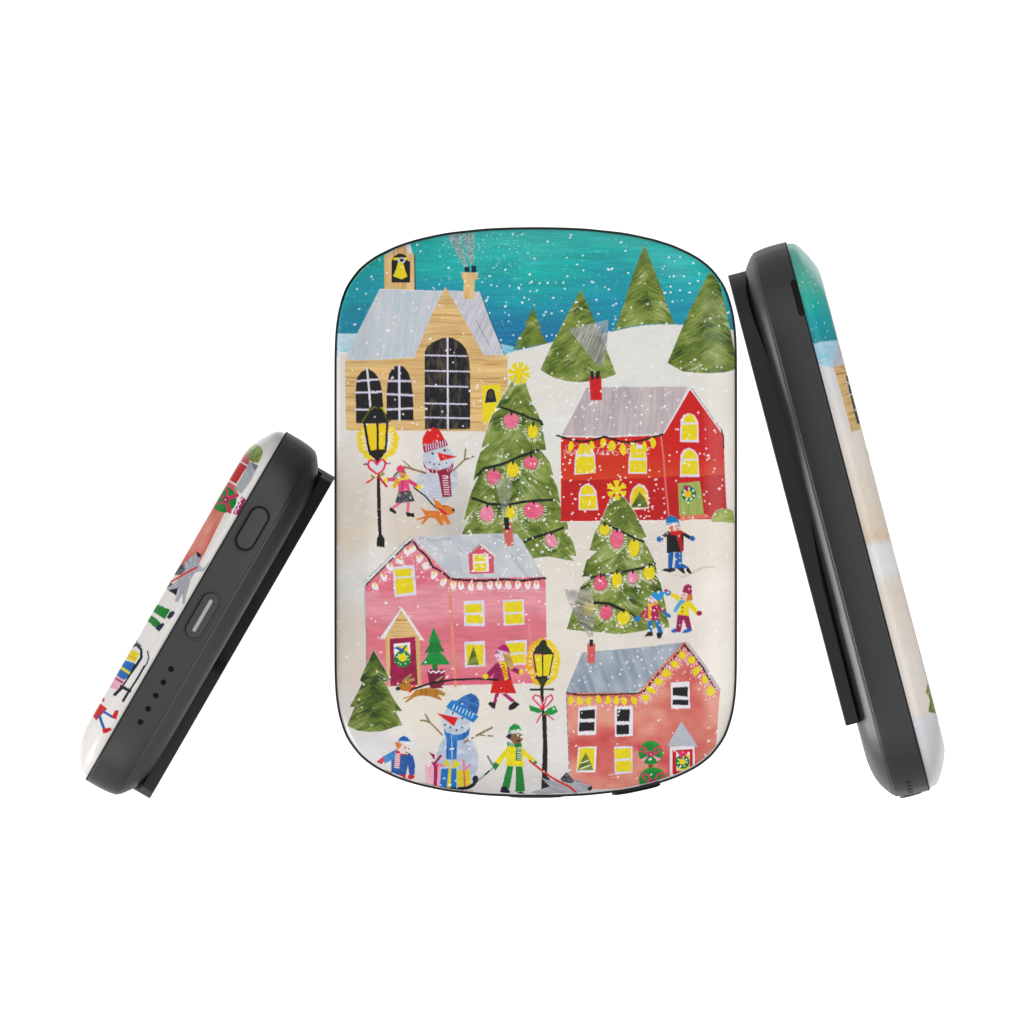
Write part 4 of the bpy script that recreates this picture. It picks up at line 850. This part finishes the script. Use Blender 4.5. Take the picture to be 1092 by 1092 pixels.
def plate_mesh():
    bot = -213.5; nd = 26
    IN = OP - ON * 19.2; s = np.argsort(np.mod(np.arctan2(IN[:, 1], IN[:, 0]) + math.pi / 2, 2 * math.pi)); IN = IN[s]
    up = IN[IN[:, 1] > bot][::12]                        # counter-clockwise from the lower right corner over the top to the lower left
    xr = up[0, 0]; xl = up[-1, 0]
    P = [tuple(q) for q in up]
    P += [(xl + 1.5, bot - .0)] + [(x, bot) for x in np.linspace(xl + 4, -47, 30)]
    P += [(-47 + 18 * t, bot + nd * (3 * t * t - 2 * t ** 3)) for t in np.linspace(0, 1, 14)[1:]]
    P += [(x, bot + nd) for x in np.linspace(-29, 35, 12)[1:]]
    P += [(35 + 16 * t, bot + nd * (1 - (3 * t * t - 2 * t ** 3))) for t in np.linspace(0, 1, 14)[1:]]
    P += [(x, bot) for x in np.linspace(51, xr - 1.5, 30)[1:]]
    P = np.array(P)
    P[:, 0] += np.sign(P[:, 0]) * 3.0 * np.exp(-((P[:, 1] - 110) / 50) ** 2)
    low = (P[:, 1] < -97) & (P[:, 1] > bot + 1) & (np.abs(P[:, 0]) > 100); P[low, 0] -= np.sign(P[low, 0]) * 1.2
    def front(v):            # y of the plate edge facing the case, along the height
        return np.interp(v, [-213, -60, -20, 20, 60, 110, 150, 190, 230, 262, 283], [55.5, 55.5, 53, 49, 45.8, 44.4, 45.6, 50.5, 55.0, 55.5, 49])
    w = np.clip((np.abs(P[:, 0]) - 150) / 35, 0, 1) * (P[:, 1] > bot + .5)
    top_ = P[:, 1] > 150; w = np.where(top_, 1, w); yf = front(P[:, 1]) * w + (1 - w) * 56.0
    Tn = np.roll(P, -1, 0) - np.roll(P, 1, 0); Tn /= np.hypot(*Tn.T)[:, None] + 1e-9; N = np.stack([-Tn[:, 1], Tn[:, 0]], -1)      # inward
    M = len(P); V = []
    for o, y in ((0, yf), (0, np.full(M, 68.5)), (.15, np.full(M, 68.85)), (.5, np.full(M, 69.0))):
        Q = P + N * o; V.append(np.column_stack([Q[:, 0], y, Q[:, 1]]))
    V = np.vstack(V); i = np.arange(M); j = (i + 1) % M; faces = []
    for k in range(3): faces += [tuple(map(int, q)) for q in np.stack([k * M + i, k * M + j, (k + 1) * M + j, (k + 1) * M + i], -1)]
    faces.append(tuple(int(a) for a in 3 * M + i)); faces.append(tuple(int(a) for a in i[::-1]))
    me = bpy.data.meshes.new('back_plate'); me.from_pydata([tuple(v * S) for v in V], [], faces)
    import bmesh
    bm = bmesh.new(); bm.from_mesh(me); bmesh.ops.recalc_face_normals(bm, faces=bm.faces[:]); bm.to_mesh(me); bm.free()
    for p_ in me.polygons: p_.use_smooth = len(p_.vertices) == 4 
    me.set_sharp_from_angle(angle=math.radians(35))
    return me
RIM = [(3.4, -.8), (3.2, .1), (2.6, .35), (1.2, .4), (.3, .1), (-.12, -.6), (-.05, -1.3), (.3, -1.6)]
BAND = [(.6, -.9), (.2, -1.1), (0, -1.6), (0, -8), (0, -16), (.4, -23), (1.2, -30), (2.4, -35), (3.0, -37.4), (3.6, -38.2), (5.2, -38.4)]
BACKP = [(4.6, -38.0), (4.5, -38.8), (5.2, -39.8), (7.6, -41.6), (11.5, -44.6), (16, -47.8), (21, -50.6), (28, -53.4), (36, -55.4), (44, -56.6), (50, -57)]
def smooth_profile(pr, n, tail=0):
    a = np.array(pr, float); s = np.r_[0, np.cumsum(np.hypot(*np.diff(a, axis=0).T))]; t = np.linspace(0, s[-1], n)
    b = np.stack([np.interp(t, s, a[:, k]) for k in (0, 1)], -1)
    for _ in range(6): b[1:-1] = (b[:-2] + 2 * b[1:-1] + b[2:]) / 4
    return [tuple(q) for q in b]
def power_bank(mode, N, label):
    root = bpy.data.objects.new('power_bank', None); COL.objects.link(root); root.empty_display_size = .02
    root['label'] = label; root['category'] = 'power bank'; root['group'] = 'views of the printed power bank'
    V, Q, INF = dome(cover_profile(), N, 2.3); me = make_mesh('printed_cover', V, Q); paint(me, INF, mode); link('printed_cover', me, M_PRINT, root)
    V, Q, _ = dome(smooth_profile(BAND, 60), 200, 0, cap=False); link('side_band', make_mesh('side_band', V, Q), M_BAND, root)
    V, Q, _ = dome(RIM, 200, 0, cap=False); link('seam_rim', make_mesh('seam_rim', V, Q), M_RIM, root)
    V, Q, _ = dome(smooth_profile(BACKP, 60), 120, 0, flip=False); link('back_shell', make_mesh('back_shell', V, Q), M_BACK, root)
    link('back_plate', plate_mesh(), M_PLATE, root)
    g = pill('power_button', 107, 20.3, 51.5, 22.5, 'z', -8, 2.6, M_GROOVE, root, bevel=.6)
    pill('button_cap', 107, 20.3, 48, 19, 'z', -8, 3.2, M_BUTTON, g, bevel=1.6)
    pr = pill('charging_port', 0, 20.5, 58, 24, 'z', -8, .6, M_BAND, root, bevel=.6)
    pill('port_groove', 0, 20.3, 54, 20.5, 'z', -8, .8, M_GROOVE, pr, bevel=.2)
    pill('port_lining', 0, 20.8, 53, 18.6, 'z', -8, 1.0, M_PORT, pr, bevel=.8)
    pill('port_contact', 0, 20.8, 39, 3.9, 'z', -8, 1.3, M_METAL, pr, bevel=.2)
    for k in range(5): pill('indicator_light', -66 - 16.3 * k, 20.2, 6.02, 6, 'z', -5, .04, M_LIGHTHOLE, root, bevel=.02)
    # left edge fittings
    pill('lanyard_slot', 242, 3.2, 40, 7.2, 'x', -8, .3, M_GROOVE, root, bevel=.1)
    return root
def place(o, ax, ay, az, px, py, y):
    import mathutils
    m = mathutils.Matrix(((ax[0], ay[0], az[0]), (ax[1], ay[1], az[1]), (ax[2], ay[2], az[2]))).to_4x4()
    k = 1 + y * S / D; m.translation = ((px - 546) * S * k, y * S, (546 - py) * S * k); o.matrix_world = m
front = power_bank('front', 660, 'power bank seen from the front, its glossy cover printed with a snowy Christmas village')
place(front, (1, 0, 0), (0, 1, 0), (0, 0, 1), CX, CY, -200)
low = power_bank('bottom', 480, 'power bank leaning right, its bottom edge showing the button, charging port and five indicator dots')
c30, s30 = math.cos(math.radians(30)), .5
place(low, (s30, 0, c30), (c30, 0, -s30), (0, 1, 0), 198.7, 645.9, 110)
side = power_bank('left', 480, 'tall power bank leaning left, long dark side edge beside its teal and white cover')
t = math.radians(14.72); ct, st = math.cos(t), math.sin(t)
place(side, (0, 1, 0), (-ct, 0, -st), (-st, 0, ct), 914.7, 550.3, 430)
# ------------------------------------------------------------------ backdrop
me = bpy.data.meshes.new('backdrop'); me.from_pydata([(-.45, 0, -.45), (.45, 0, -.45), (.45, 0, .45), (-.45, 0, .45)], [], [(0, 1, 2, 3)])
bd = bpy.data.objects.new('backdrop', me); COL.objects.link(bd); me.materials.append(M_WHITE); bd.location = (0, 1.2, 0); bd['kind'] = 'structure'
